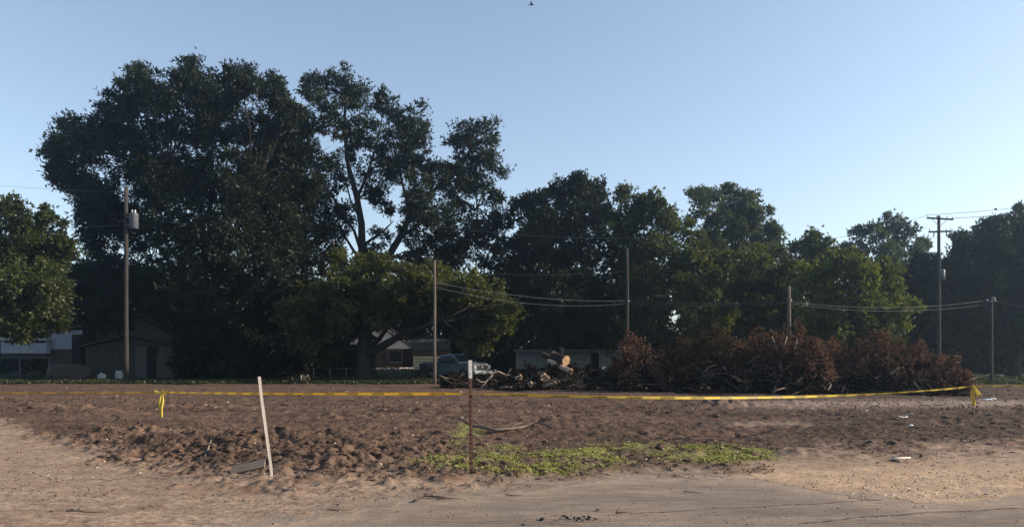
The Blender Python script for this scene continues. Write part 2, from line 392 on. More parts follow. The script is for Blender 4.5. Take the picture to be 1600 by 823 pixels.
def ground_material():
    m = bpy.data.materials.new('field_dirt'); m.use_nodes = True
    t = m.node_tree; b = t.nodes['Principled BSDF']; b.inputs['Roughness'].default_value = 0.97
    b.inputs['Specular IOR Level'].default_value = 0.12
    tc = t.nodes.new('ShaderNodeTexCoord')
    def noise(scale, detail=6, stretch=(1, 1, 1), rot=0.0, rough=0.6):
        mp = t.nodes.new('ShaderNodeMapping'); mp.inputs['Scale'].default_value = stretch; mp.inputs['Rotation'].default_value = (0, 0, rot)
        t.links.new(tc.outputs['Object'], mp.inputs[0])
        n = t.nodes.new('ShaderNodeTexNoise'); n.inputs['Scale'].default_value = scale; n.inputs['Detail'].default_value = detail
        n.inputs['Roughness'].default_value = rough
        t.links.new(mp.outputs[0], n.inputs['Vector']); return n.outputs['Fac']
    def ramp(src, stops):
        cr = t.nodes.new('ShaderNodeValToRGB'); e = cr.color_ramp.elements
        while len(e) < len(stops): e.new(0.5)
        for i, (p, c) in enumerate(stops): e[i].position = p; e[i].color = (*c, 1) if len(c) == 3 else c
        t.links.new(src, cr.inputs[0]); return cr.outputs[0]
    def mix(fac, a, c, mode='MIX'):
        x = t.nodes.new('ShaderNodeMix'); x.data_type = 'RGBA'; x.blend_type = mode
        if isinstance(fac, float): x.inputs[0].default_value = fac
        else: t.links.new(fac, x.inputs[0])
        for k, s in ((6, a), (7, c)):
            if isinstance(s, tuple): x.inputs[k].default_value = (*s, 1)
            else: t.links.new(s, x.inputs[k])
        return x.outputs[2]
    def attr(n):
        a = t.nodes.new('ShaderNodeAttribute'); a.attribute_name = n; return a.outputs['Fac']
    pale = ramp(noise(1.3, 8, (0.35, 1.2, 1), R(-13.5)), [(0.25, (0.205, 0.152, 0.108)), (0.5, (0.335, 0.255, 0.186)), (0.75, (0.45, 0.35, 0.262))])
    pale = mix(ramp(noise(14, 6), [(0.42, (0, 0, 0)), (0.62, (1, 1, 1))]), pale, (0.22, 0.15, 0.11))
    pale = mix(ramp(noise(4.5, 9, (0.45, 1.3, 1), R(-13.5), 0.72), [(0.36, (0.75, 0.75, 0.75)), (0.56, (0, 0, 0))]), pale, mix(1.0, pale, (0.58, 0.56, 0.55), 'MULTIPLY'))
    pale = mix(ramp(noise(30, 5, rough=0.8), [(0.5, (0, 0, 0)), (0.66, (0.7, 0.7, 0.7))]), pale, mix(1.0, pale, (1.3, 1.28, 1.25), 'MULTIPLY'))
    red = ramp(noise(0.7, 5), [(0.55, (0, 0, 0)), (0.72, (0.7, 0.7, 0.7))])
    pale = mix(red, pale, (0.28, 0.155, 0.105))
    sand = ramp(noise(3, 7, (0.4, 1, 1), R(-13.5)), [(0.3, (0.31, 0.215, 0.140)), (0.7, (0.48, 0.345, 0.235))])
    soil = ramp(noise(0.7, 8, (0.28, 1.5, 1), R(-4)), [(0.3, (0.056, 0.036, 0.025)), (0.5, (0.110, 0.069, 0.047)), (0.72, (0.185, 0.118, 0.078))])
    soil = mix(ramp(noise(5.0, 8, (0.6, 1, 1), 0.0, 0.7), [(0.38, (0, 0, 0)), (0.65, (0.8, 0.8, 0.8))]), soil, (0.055, 0.041, 0.035))
    soil = mix(ramp(noise(16, 5), [(0.56, (0, 0, 0)), (0.72, (0.9, 0.9, 0.9))]), soil, (0.25, 0.17, 0.12))
    grass = ramp(noise(1.5, 6), [(0.3, (0.030, 0.036, 0.018)), (0.7, (0.060, 0.066, 0.030))])
    weed = ramp(noise(6, 6), [(0.3, (0.115, 0.095, 0.045)), (0.7, (0.21, 0.20, 0.075))])
    asph = ramp(noise(1.4, 7, (0.22, 1.6, 1)), [(0.3, (0.185, 0.150, 0.118)), (0.7, (0.285, 0.230, 0.180))])
    soil = mix(attr('grey'), soil, mix(1.0, soil, (0.74, 0.76, 0.82), 'MULTIPLY'))
    c = mix(attr('dust'), pale, asph)
    c = mix(attr('sand'), c, sand)
    c = mix(attr('soil'), c, soil)
    c = mix(attr('track'), c, (0.25, 0.19, 0.15))
    c = mix(attr('weed'), c, weed)
    c = mix(attr('grass'), c, grass)
    t.links.new(c, b.inputs['Base Color'])
    bp = t.nodes.new('ShaderNodeBump'); bp.inputs['Strength'].default_value = 1.0; bp.inputs['Distance'].default_value = 0.03
    t.links.new(noise(24, 8, rough=0.75), bp.inputs['Height']); t.links.new(bp.outputs[0], b.inputs['Normal'])
    return m

def road_material():
    m = bpy.data.materials.new('dusty_asphalt'); m.use_nodes = True
    t = m.node_tree; b = t.nodes['Principled BSDF']; b.inputs['Roughness'].default_value = 0.9; b.inputs['Specular IOR Level'].default_value = 0.2
    tc = t.nodes.new('ShaderNodeTexCoord')
    def noise(scale, detail, stretch=(1, 1, 1), rough=0.6):
        mp = t.nodes.new('ShaderNodeMapping'); mp.inputs['Scale'].default_value = stretch
        t.links.new(tc.outputs['Object'], mp.inputs[0])
        n = t.nodes.new('ShaderNodeTexNoise'); n.inputs['Scale'].default_value = scale; n.inputs['Detail'].default_value = detail; n.inputs['Roughness'].default_value = rough
        t.links.new(mp.outputs[0], n.inputs['Vector']); return n.outputs['Fac']
    cr = t.nodes.new('ShaderNodeValToRGB'); e = cr.color_ramp.elements
    e[0].position = 0.3; e[0].color = (0.125, 0.102, 0.083, 1); e[1].position = 0.7; e[1].color = (0.245, 0.198, 0.158, 1)
    t.links.new(noise(1.4, 7, (0.22, 1.6, 1)), cr.inputs[0])
    at_ = t.nodes.new('ShaderNodeAttribute'); at_.attribute_name = 'dust'
    md = t.nodes.new('ShaderNodeMix'); md.data_type = 'RGBA'; t.links.new(at_.outputs['Fac'], md.inputs[0])
    t.links.new(cr.outputs[0], md.inputs[6]); md.inputs[7].default_value = (0.30, 0.235, 0.175, 1)
    st = t.nodes.new('ShaderNodeValToRGB'); st.color_ramp.elements[0].position = 0.36; st.color_ramp.elements[1].position = 0.64
    st.color_ramp.elements[0].color = (0.66, 0.65, 0.64, 1); st.color_ramp.elements[1].color = (1.22, 1.2, 1.18, 1)
    mr = t.nodes.new('ShaderNodeMapping'); mr.inputs['Rotation'].default_value = (0, 0, R(-13.5)); mr.inputs['Scale'].default_value = (1.2, 7, 1)
    t.links.new(tc.outputs['Object'], mr.inputs[0])
    ns = t.nodes.new('ShaderNodeTexNoise'); ns.inputs['Scale'].default_value = 2.2; ns.inputs['Detail'].default_value = 9; ns.inputs['Roughness'].default_value = 0.72
    t.links.new(mr.outputs[0], ns.inputs['Vector']); t.links.new(ns.outputs['Fac'], st.inputs[0])
    m3 = t.nodes.new('ShaderNodeMix'); m3.data_type = 'RGBA'; m3.blend_type = 'MULTIPLY'; m3.inputs[0].default_value = 0.9
    t.links.new(md.outputs[2], m3.inputs[6]); t.links.new(st.outputs[0], m3.inputs[7])
    sp = t.nodes.new('ShaderNodeValToRGB'); sp.color_ramp.elements[0].position = 0.35; sp.color_ramp.elements[1].position = 0.7
    sp.color_ramp.elements[0].color = (0.62, 0.62, 0.62, 1); sp.color_ramp.elements[1].color = (1.35, 1.32, 1.28, 1)
    t.links.new(noise(28, 6, (1, 1, 1), 0.8), sp.inputs[0])
    mx = t.nodes.new('ShaderNodeMix'); mx.data_type = 'RGBA'; mx.blend_type = 'MULTIPLY'; mx.inputs[0].default_value = 0.8
    t.links.new(m3.outputs[2], mx.inputs[6]); t.links.new(sp.outputs[0], mx.inputs[7])
    t.links.new(mx.outputs[2], b.inputs['Base Color'])
    bp = t.nodes.new('ShaderNodeBump'); bp.inputs['Strength'].default_value = 0.5; bp.inputs['Distance'].default_value = 0.006
    t.links.new(noise(90, 4), bp.inputs['Height']); t.links.new(bp.outputs[0], b.inputs['Normal'])
    return m

terr = make_terrain(); terr.data.materials.append(ground_material()); tag(terr, kind='structure')
# the sheet that carries on to the horizon
mbg = MB()
n = 48
mbg.add([(0, 0, -0.1)] + [(math.cos(2 * math.pi * k / n) * r, math.sin(2 * math.pi * k / n) * r, -0.1) for r in (140, 3000) for k in range(n)],
        [(0, 1 + k, 1 + (k + 1) % n) for k in range(n)] + [(1 + k, 1 + n + k, 1 + n + (k + 1) % n, 1 + (k + 1) % n) for k in range(n)])
mat('far_grass', (0.060, 0.062, 0.032), 0.95, 0.35, 0.05)
tag(mbg.build('far_ground', 'far_grass'), kind='structure')
# road: a strip along RD, its far edge under the dirt
mbr = MB()
def rp(u, v): return (u * RD[0] - v * RD[1], 9.55 + u * RD[1] + v * RD[0], 0.0)
us = np.concatenate([np.arange(-160, -14, 4.0), np.linspace(-14, 14, 420), np.arange(16, 161, 4.0)])
vsr = np.concatenate([np.array([-8.2, -6, -5]), np.linspace(-4.4, 1.0, 150)])
Ug, Vg = np.meshgrid(us, vsr)
Xr = Ug * RD[0] - Vg * RD[1]; Yr = 9.55 + Ug * RD[1] + Vg * RD[0]
Zr = 0.004 * fbm(Xr, Yr, 1.2, 3, 201)
i = np.arange(len(vsr) - 1)[:, None] * len(us) + np.arange(len(us) - 1)[None]
road = idxmesh('road', np.stack([Xr.ravel(), Yr.ravel(), Zr.ravel() - .004], -1), np.stack([i, i + 1, i + 1 + len(us), i + len(us)], -1).reshape(-1, 4), None, None, True)
zr = zones(Xr.ravel(), np.maximum(Yr.ravel(), 2.0))
da = road.data.attributes.new('dust', 'FLOAT', 'POINT')
da.data.foreach_set('value', np.where(Yr.ravel() > 4, np.clip(ss(-1.5, .6, zr[2] + .5 * zr[6]) * .9 + .25 * ss(.1, .5, zr[5]), 0, 1), .3).astype(np.float32))
road.data.materials.append(road_material()); tag(road, kind='structure')
# cracks: narrow dark sunken seams, laid on the road as thin ragged strips
mat('crack_tar', (0.050, 0.040, 0.034), 0.95, 0.4, 20)
def crack(pts, wd, seed):
    rg = random.Random(seed); mb = MB(); L = []; RR = []
    P2 = [Vector((X(a, EYE * F / (b - HOR)), EYE * F / (b - HOR), 0)) for a, b in pts]
    dense = []
    for i in range(len(P2) - 1):
        k = max(2, int((P2[i + 1] - P2[i]).length / 0.05))
        dense += [P2[i].lerp(P2[i + 1], j / k) for j in range(k)]
    for i, p in enumerate(dense):
        ph = 0.018 * math.sin(i * 0.37 + seed) + rg.uniform(-0.008, 0.008)
        ww = wd * rg.uniform(0.2, 1.2)
        L.append((p.x, p.y + ph + ww, 0.004)); RR.append((p.x, p.y + ph - ww, 0.004))
    mb.add(L + RR, [(i, i + len(L), i + len(L) + 1, i + 1) for i in range(len(L) - 1)])
    tag(mb.build('road_crack', 'crack_tar', road))
crack([(985, 803), (1090, 795), (1200, 790), (1300, 785), (1390, 779)], 0.010, 1)
crack([(1250, 818), (1330, 809), (1420, 802), (1520, 797), (1640, 791)], 0.011, 2)
crack([(900, 768), (1000, 764), (1120, 760)], 0.005, 3)

# ------------------------------------------------------------------ clods, chips, weeds, grass
def ico():
    bm = bmesh.new(); bmesh.ops.create_icosphere(bm, subdivisions=1, radius=1.0)
    v = np.array([p.co[:] for p in bm.verts]); f = np.array([[q.index for q in p.verts] for p in bm.faces]); bm.free(); return v, f
IV, IF = ico()

def scatter_lumps(name, pts, rad, m, rng, flat=0.45, parent=None):
    n = len(pts); k = len(IV)
    j = 1 + 0.55 * (rng.random((n, k, 1)) - 0.5) * 2 + 0.25 * (rng.random((n, k, 3)) - .5)
    V = IV[None] * j * rad[:, None, None] * np.stack([0.7 + .8 * rng.random(n), 0.7 + .6 * rng.random(n), flat * (0.6 + .7 * rng.random(n))], -1)[:, None, :]
    a = rng.random(n) * 6.283; c, s = np.cos(a)[:, None], np.sin(a)[:, None]
    V = np.stack([V[..., 0] * c - V[..., 1] * s, V[..., 0] * s + V[..., 1] * c, V[..., 2]], -1) + pts[:, None, :]
    FC = (IF[None] + (np.arange(n) * k)[:, None, None]).reshape(-1, 3)
    return tag(idxmesh(name, V.reshape(-1, 3), FC, m, parent), kind='stuff')

def field_points(n, rng, px0, px1, py0, py1, test):
    px = rng.uniform(px0, px1, n); py = rng.uniform(py0, py1, n)
    d = EYE * F / (py - HOR); x = (px - CX) / F * d
    z = zones(x, d); k = test(z, px, py) > rng.random(n)
    x, d = x[k], d[k]
    return np.stack([x, d, gz(x, d)], -1), py[k]

rng = np.random.default_rng(3)
def soil_w(z, px, py):
    b = np.exp(-((py - 712) / 30) ** 2) * ss(800, 500, px)
    return z[1] * np.clip(0.25 + 0.9 * b + 0.6 * z[5], 0, 1)
pts, py = field_points(24000, rng, -60, 1660, 606, 755, soil_w)
rad = (0.009 + 0.055 * rng.random(len(pts)) ** 4.5) * (1 + 0.8 * np.exp(-((py - 715) / 28) ** 2)) * np.where(py < 660, 1.7, 1.0)
pts[:, 2] -= rad * 0.15
scatter_lumps('soil_clods', pts, rad, 'clod', rng)
pts, py = field_points(30000, rng, -60, 1660, 606, 752, lambda z, px, py: z[1] * np.clip(.35 + .5 * z[5] + .6 * np.exp(-((py - 710) / 26) ** 2) * ss(850, 550, px), 0, 1))
A_ = np.stack([rng.normal(0, 1, len(pts)), rng.normal(0, .8, len(pts)), rng.uniform(0, .7, len(pts))], -1)
SODQ = (pts, A_, np.where(py < 650, 1.9, 1.0))
pts, py = field_points(4200, rng, -60, 1660, 660, 822, lambda z, px, py: (1 - z[1]) * np.clip(0.22 + 0.5 * z[5] + 0.5 * np.exp(-((py - 735) / 20) ** 2), 0, 1) * (z[2] > 0))
scatter_lumps('dirt_crumbs', pts, 0.003 + 0.020 * rng.random(len(pts)) ** 6, 'crumb', rng)
pts, py = field_points(900, rng, 1290, 1580, 742, 792, lambda z, px, py: np.clip(z[3] * 2.0, 0, 1))
scatter_lumps('gravel', pts, 0.006 + 0.014 * rng.random(len(pts)) ** 2, 'stone_pale', rng)
pts, py = field_points(9000, rng, -60, 1660, 735, 823, lambda z, px, py: np.where(z[2] > -9, .12 + .6 * np.clip(z[5] + .2, 0, 1) + .3 * np.exp(-((py - 755) / 14) ** 2), 0))
pts[:, 2] = np.maximum(pts[:, 2], 0.0)
scatter_lumps('road_gravel', pts, 0.0025 + 0.009 * rng.random(len(pts)) ** 5, 'gravel_tan', rng)
pts, py = field_points(1300, rng, -60, 1660, 608, 750, lambda z, px, py: 0.3 + 0 * px)
scatter_lumps('pale_stones_rubble', pts, (0.007 + 0.022 * rng.random(len(pts)) ** 3) * np.where(py < 660, 2.2, 1.0), 'stone_pale', rng)

def sprigs(O, A, L, W, rng, nl=3, fan=0.9):
    """Leaf tufts: origins O, axes A -> quads (rhombic folded leaflets)."""
    n = len(O); out = []
    for k in range(nl):
        dirn = A + rng.normal(0, fan, (n, 3)) * 0.6
        dirn /= np.linalg.norm(dirn, axis=1, keepdims=True) + 1e-9
        up = rng.normal(0, 1, (n, 3)); side = np.cross(dirn, up); side /= np.linalg.norm(side, axis=1, keepdims=True) + 1e-9
        l = (L * rng.uniform(0.65, 1.25, n))[:, None]; wv = (W * rng.uniform(0.7, 1.2, n))[:, None]
        nrm = np.cross(dirn, side) * wv * 0.35
        m_ = O + dirn * l * 0.45
        out.append(np.stack([O, m_ + side * wv + nrm, O + dirn * l - nrm, m_ - side * wv + nrm], 1))
    return np.concatenate(out, 0).reshape(-1, 3)

tag(npmesh('torn_sod_litter', sprigs(SODQ[0], SODQ[1], 0.045 * SODQ[2], 0.013 * SODQ[2], rng, 2), 4, 'sod'), kind='stuff')
# green weeds
allw = []
for a, b_, c, e in WEEDS:
    n = int((b_ - a) * (e - c) * (1.5 if c > 690 else 0.25))
    px = rng.uniform(a - 15, b_ + 15, n); pyy = rng.uniform(c - 4, e + 4, n); d = EYE * F / (pyy - HOR); x = (px - CX) / F * d
    clump = ss(0.0, 0.25, fbm(x, d, 2.6, 4, 171) - 0.02)
    k = weed_mask(x, d, a, b_, c, e) * clump > rng.random(n)
    allw.append(np.stack([x[k], d[k], gz(x[k], d[k]) + 0.002], -1))
O = np.concatenate(allw)
A = np.stack([rng.normal(0, .7, len(O)), rng.normal(0, .7, len(O)), np.full(len(O), 0.42)], -1)
tag(npmesh('weeds', sprigs(O, A, 0.034, 0.010, rng, 4), 4, 'weed_leaf'), kind='stuff')
# straw and wood chips lying in the soil
pts, py = field_points(2600, rng, -60, 1660, 606, 752, lambda z, px, py: z[1] * np.clip(0.35 + 0.6 * z[6], 0, 1))
A = np.stack([rng.normal(0, 1, len(pts)), rng.normal(0, 1, len(pts)), rng.uniform(0, .35, len(pts))], -1)
sc = np.where(py < 650, 2.0, 1.0)
tag(npmesh('wood_chip_litter', sprigs(pts + [0, 0, .008], A, 0.06 * sc, 0.010 * sc, rng, 1), 4, 'straw'), kind='stuff')
# dark leaf scraps and twigs on the pale dirt
pts, py = field_points(2400, rng, -60, 1660, 690, 822, lambda z, px, py: np.where(z[1] < 0.5, np.clip(0.10 + 0.6 * z[5] + 0.5 * np.exp(-((py - 748) / 14) ** 2), 0.01, 1) * np.where(z[2] > 0, 1, 0.10), 0))
pts[:, 2] = np.maximum(pts[:, 2], 0.0) + 0.006
A = np.stack([rng.normal(0, 1, len(pts)), rng.normal(0, .5, len(pts)), rng.uniform(0, .25, len(pts))], -1)
tag(npmesh('leaf_litter', sprigs(pts, A, 0.045, 0.006, rng, 1), 4, 'sod'), kind='stuff')
pts, py = field_points(7000, rng, -60, 1660, 640, 800, lambda z, px, py: np.where(z[1] < .85, np.clip(.75 * ss(.0, .35, z[6] + .25 * z[5]) * np.where(z[2] > .2, 1, 0), 0, 1), .05))
A_ = np.stack([rng.normal(0, 1, len(pts)), rng.normal(0, .6, len(pts)), rng.uniform(-.1, .5, len(pts))], -1)
tag(npmesh('torn_sod_litter', sprigs(pts + [0, 0, .004], A_, 0.034, 0.009, rng, 1), 4, 'sod'), kind='stuff')
# dark mown grass in the yards behind
n = 26000
x = rng.uniform(-45, -2, n); d = 46 + 24 * rng.random(n) ** 1.6
k = (fbm(x, d, .3, 3, 191) > -0.25) & (zones(x, d)[4] > 0.5); x, d = x[k], d[k]
O = np.stack([x, d, gz(x, d)], -1); A = np.stack([rng.normal(0, .35, len(O)), rng.normal(0, .35, len(O)), np.ones(len(O))], -1)
tag(npmesh('grass', sprigs(O, A, 0.24, 0.035, rng, 2, .5), 4, 'dark_grass'), kind='stuff')
n = 9000
x = rng.uniform(0, 50, n); d = 46 + 18 * rng.random(n) ** 1.4
O = np.stack([x, d, gz(x, d)], -1); A = np.stack([rng.normal(0, .35, len(O)), rng.normal(0, .35, len(O)), np.ones(len(O))], -1)
tag(npmesh('grass', sprigs(O, A, 0.26, 0.035, rng, 2, .5), 4, 'dark_grass'), kind='stuff')

# ------------------------------------------------------------------ trees
def curve_pts(a, b, n, bend, rg):
    a, b = Vector(a), Vector(b); L = (b - a).length
    c = a.lerp(b, 0.5) + bend
    out = []
    for i in range(n + 1):
        t = i / n
        p = a * (1 - t) ** 2 + c * 2 * t * (1 - t) + b * t * t
        if 0 < i < n: p = p + Vector((rg.uniform(-1, 1), rg.uniform(-1, 1), rg.uniform(-1, 1))) * L * 0.018
        out.append(p)
    return out

def crown_mesh(name, centres, dens, leaf, m, rg, parent, rs=0.5, droop=0.25, per=15, nl=3, squash=0.85):
    Os, As = [], []
    for c, Rr in centres:
        c = np.array(c)
        n = max(4, int(dens * 5.2 * Rr * Rr / (rs * rs) * 0.5))
        dv = rg.normal(0, 1, (n, 3)); dv /= np.linalg.norm(dv, axis=1, keepdims=True)
        rr = Rr * (rg.random(n) ** 0.42) * (0.78 + 0.52 * rg.random(n) ** 1.5)
        sc_ = c + dv * rr[:, None] * [1, 1, squash]
        ms = rs * rg.uniform(0.5, 1.25, n)
        mm = rg.integers(int(per * 0.5), int(per * 1.6) + 1, n)
        idx = np.repeat(np.arange(n), mm)
        g = rg.normal(0, 0.5, (len(idx), 3)) * ms[idx][:, None]
        Os.append(sc_[idx] + g * [1, 1, .8])
        ax = g / (np.linalg.norm(g, axis=1, keepdims=True) + 1e-6) * 0.7 + dv[idx] * 0.7 + rg.normal(0, .45, (len(idx), 3))
        ax[:, 2] -= droop - 0.5 * np.clip(dv[idx][:, 2], 0, 1); As.append(ax)
    O = np.concatenate(Os); A = np.concatenate(As); A /= np.linalg.norm(A, axis=1, keepdims=True) + 1e-9
    o = npmesh(name, sprigs(O, A, leaf[0], leaf[1], rg, nl), 4, m, parent)
    return o, len(O) * nl * 2

NTRI = [0]
def tree(name, label, basepx, d, blobs, trunk_r, fork_py, m, dens=1.0, leaf=(0.34, 0.065), depth=4.0, rs=0.55, seed=1, group=None,
         forced=None, trunk_path=None, per=15, extra=0.6, limbs=9, droop=0.25, barkm='bark'):
    rg = np.random.default_rng(seed); pr = random.Random(seed)
    b = G(basepx, d)
    t = thing(name, label, 'tree', b, 0, group)
    def loc(v): return Vector(v) - b
    cents = []; tufts = []; tsrc = []
    xs = [q[0] for q in blobs]; mid = (min(xs) + max(xs)) / 2; half = max(1, (max(xs) - min(xs)) / 2)
    for q in blobs:
        px, py, r = q[:3]
        k = math.sqrt(max(0.1, 1 - ((px - mid) / half) ** 2 * 0.8))
        off = pr.uniform(-1, 1) * depth * k if len(q) < 4 else q[3]
        D = d + off
        cents.append((loc(P(px, py, D)), 0.99 * r * D / F))
        Rw = r * D / F
        for _k in range(3 if r > 20 else 2):      # tufts pushing out past the clump
            dv_ = Vector((pr.gauss(0, 1), pr.gauss(0, .8), pr.gauss(.45, .9))).normalized()
            tsrc.append(cents[-1][0]); tufts.append((cents[-1][0] + dv_ * Rw * pr.uniform(.95, 1.25), max(.22, Rw * pr.uniform(.14, .26))))
        if pr.random() < extra:
            D2 = d - off * pr.uniform(0.3, 1.0)
            cents.append((loc(P(px + pr.uniform(-.3, .3) * r, py + pr.uniform(0, .4) * r, D2)), 0.95 * r * D2 / F))
    # trunk
    fork = loc(P(basepx if trunk_path is None else trunk_path[-1][0], fork_py, d))
    if trunk_path is None:
        tp = curve_pts((0, 0, -0.2), fork, 6, Vector((pr.uniform(-.3, .3), pr.uniform(-.3, .3), 0)), pr)
    else:
        tp = [Vector((0, 0, -0.2))] + [loc(P(a, c, d)) for a, c in trunk_path]
    nT = len(tp)
    tr = [trunk_r * (1.55 if i == 0 else (1.12 if i == 1 else 1.0)) * (1 - 0.45 * i / nT) for i in range(nT)]
    mb = MB(); mb.tube(tp, tr, 12, True, 0.10, pr); mb.build('trunk', barkm, t, True)
    # main limbs to the biggest clumps, thinner branches to the others
    order = sorted(range(len(cents)), key=lambda i: -cents[i][1] - 0.3 * pr.random())
    tops = []
    for q in (forced or []):
        rad0 = q[0]; pth = [loc(P(a, c, d + o)) for a, c, o in q[1]]
        mb = MB(); k = len(pth); mb.tube(pth, [rad0 * (1 - 0.75 * i / (k - 1)) for i in range(k)], 8, True, .08, pr)
        mb.build('limb', barkm, t, True); tops += pth[1:]
    for i in order[:limbs]:
        c, rr = cents[i]
        st = tp[-1] if pr.random() < .6 else tp[-2].lerp(tp[-1], pr.random())
        pth = curve_pts(st, c, 6, Vector((0, 0, (c - st).length * pr.uniform(-.05, .16))), pr)
        r0 = trunk_r * 0.42
        mb = MB(); mb.tube(pth, [r0 * (1 - 0.82 * k / 6) for k in range(7)], 7, True, .08, pr)
        mb.build('limb', barkm, t, True); tops += pth[2:]
    if not tops: tops = [tp[-1]]
    tw = MB()
    for i in range(len(cents)):
        c, rr = cents[i]
        if i not in order[:limbs]:
            st = min(tops, key=lambda p: (p - c).length + (0 if p.z < c.z + 0.5 else 3))
            pth = curve_pts(st, c, 4, Vector((0, 0, 0.1 * (c - st).length)), pr)
            tw.tube(pth, [trunk_r * 0.16 * (1 - .7 * k / 4) for k in range(5)], 5, False)
        for k in range(7):
            v = Vector((pr.gauss(0, 1), pr.gauss(0, 1), pr.gauss(0.3, 1))).normalized() * rr * pr.uniform(.7, 1.05)
            tw.tube(curve_pts(c, c + v, 3, Vector((0, 0, -.1 * rr)), pr), [0.035, 0.025, 0.018, 0.010], 4, False)
    for p0, (p1, _r) in zip(tsrc, tufts):
        tw.tube(curve_pts(p0, p1, 3, Vector((0, 0, .08)), pr), [.035, .024, .016, .008], 4, False)
    tag(tw.build('twigs', barkm, t), kind='stuff')
    o, nt_ = crown_mesh('crown', cents + tufts, dens * 1.25, leaf, m, rg, t, rs, droop, int(per * 1.35))
    tag(o, kind='stuff'); NTRI[0] += nt_
    return t

tree('leafy_tree', 'mid green leafy tree cut off by the left frame edge above the low white trailer', -60, 47,
     [(20, 345, 32), (65, 365, 34), (35, 400, 48), (85, 405, 24), (20, 455, 52), (75, 450, 32), (-45, 400, 75), (-40, 480, 70), (50, 500, 36), (85, 490, 20), (95, 380, 10), (30, 325, 16), (70, 340, 16), (20, 510, 30)],
     0.30, 470, 'green_leaf', 1.0, (0.25, 0.055), 3.5, .42, 11, per=17)
PE = [(225, 140, 30), (215, 118, 14), (190, 165, 26), (175, 195, 28), (262, 150, 18), (305, 135, 32), (300, 112, 16), (345, 145, 26), (380, 130, 26), (383, 112, 10), (425, 150, 22), (428, 130, 10), (270, 190, 48), (340, 195, 52), (410, 205, 45), (450, 190, 22),
      (112, 195, 13), (105, 220, 24), (85, 232, 14), (95, 258, 26), (140, 225, 32), (120, 285, 28), (145, 300, 34), (200, 250, 50), (195, 215, 30), (260, 270, 58), (330, 280, 62), (400, 290, 58), (440, 250, 40), (160, 345, 38), (140, 335, 20),
       (455, 165, 14), (455, 195, 24), (462, 235, 30), (468, 290, 34), (455, 330, 34), (220, 350, 58), (290, 360, 62), (360, 370, 60), (430, 370, 52), (150, 385, 28), (165, 430, 38), (220, 440, 52), (290, 450, 58), (370, 450, 58), (440, 440, 52), (130, 450, 24), (180, 490, 30), (330, 500, 50), (420, 500, 45)]
PE = [q if not (135 < q[0] < 262 and q[1] > 255) else (*q, 3.0 + (q[0] * 7 % 5) * .7) for q in PE]
tree('pecan_tree', 'tallest dark pecan tree with a broad crown towering over the grey shed', 318, 58.5, PE, 0.64, 470, 'pecan_leaf', 1.5, (0.33, 0.050), 6.5, .55, 21, limbs=14, per=15)
PC = [(492, 140, 18), (480, 132, 8), (520, 140, 24), (538, 122, 14), (558, 150, 22), (590, 160, 16), (612, 168, 20), (645, 185, 20), (655, 200, 18), (505, 185, 32), (560, 205, 36), (612, 212, 32), (650, 225, 22), (668, 262, 16), (640, 255, 28), (738, 212, 24), (768, 208, 14), (715, 225, 16), (765, 250, 20),
      (725, 250, 30), (775, 268, 10), (690, 280, 26), (745, 282, 24), (480, 250, 42), (535, 265, 40), (600, 275, 36), (650, 295, 24), (715, 310, 30), (765, 312, 18), (505, 320, 38), (475, 350, 42), (640, 330, 16), (690, 345, 30), (745, 350, 32), (775, 350, 15), (540, 345, 22),
      (470, 400, 42), (520, 395, 26), (600, 320, 16), (690, 385, 30), (745, 395, 34), (655, 390, 18), (590, 395, 14), (600, 365, 10), (640, 360, 10), (600, 240, 22), (560, 215, 20), (665, 320, 20), (510, 360, 26), (700, 400, 30), (660, 420, 26), (620, 420, 22), (580, 300, 14), (720, 375, 28), (480, 200, 22), (478, 300, 26), (672, 345, 18)]
tree('pecan_tree', 'open crowned pecan with two bare forking trunks and sky showing between them', 575, 63, PC, 0.42, 440, 'pecan_leaf', 0.9, (0.33, 0.050), 4.5, .5, 22, limbs=4, per=13, extra=.35,
     trunk_path=[(574, 520), (573, 450), (585, 430)],
     forced=[(0.40, [(578, 445, 0), (566, 400, 0), (565, 350, 0), (558, 310, .4), (545, 262, .6), (538, 200, .8), (540, 150, .8)]), (0.38, [(585, 432, 0), (604, 405, 0), (624, 372, -.3), (642, 335, -.6), (668, 305, -.9), (700, 280, -1.2), (735, 235, -1.2)]),
             (0.16, [(624, 372, -.3), (660, 348, .2), (700, 340, .6), (745, 325, .8)]), (0.14, [(565, 385, 0), (600, 360, -.5), (615, 345, -.6)]), (0.15, [(642, 335, -.5), (632, 300, 0), (620, 250, 0), (612, 205, .3)]), (0.15, [(558, 310, .4), (575, 270, .4), (590, 220, .4), (600, 170, .5)])])
OK = [(540, 425, 30), (590, 415, 22), (575, 440, 34), (640, 432, 28), (515, 450, 32), (555, 470, 40), (610, 462, 38), (660, 455, 32), (690, 428, 22), (700, 455, 34), (735, 452, 28), (762, 472, 28), (785, 488, 20), (740, 490, 34), (762, 512, 22), (700, 485, 36), (650, 490, 28), (806, 482, 10), (500, 485, 36),
      (795, 505, 12), (748, 532, 14), (742, 548, 8), (468, 490, 34), (480, 525, 30), (715, 515, 20), (530, 505, 26), (600, 495, 22), (500, 555, 18)]
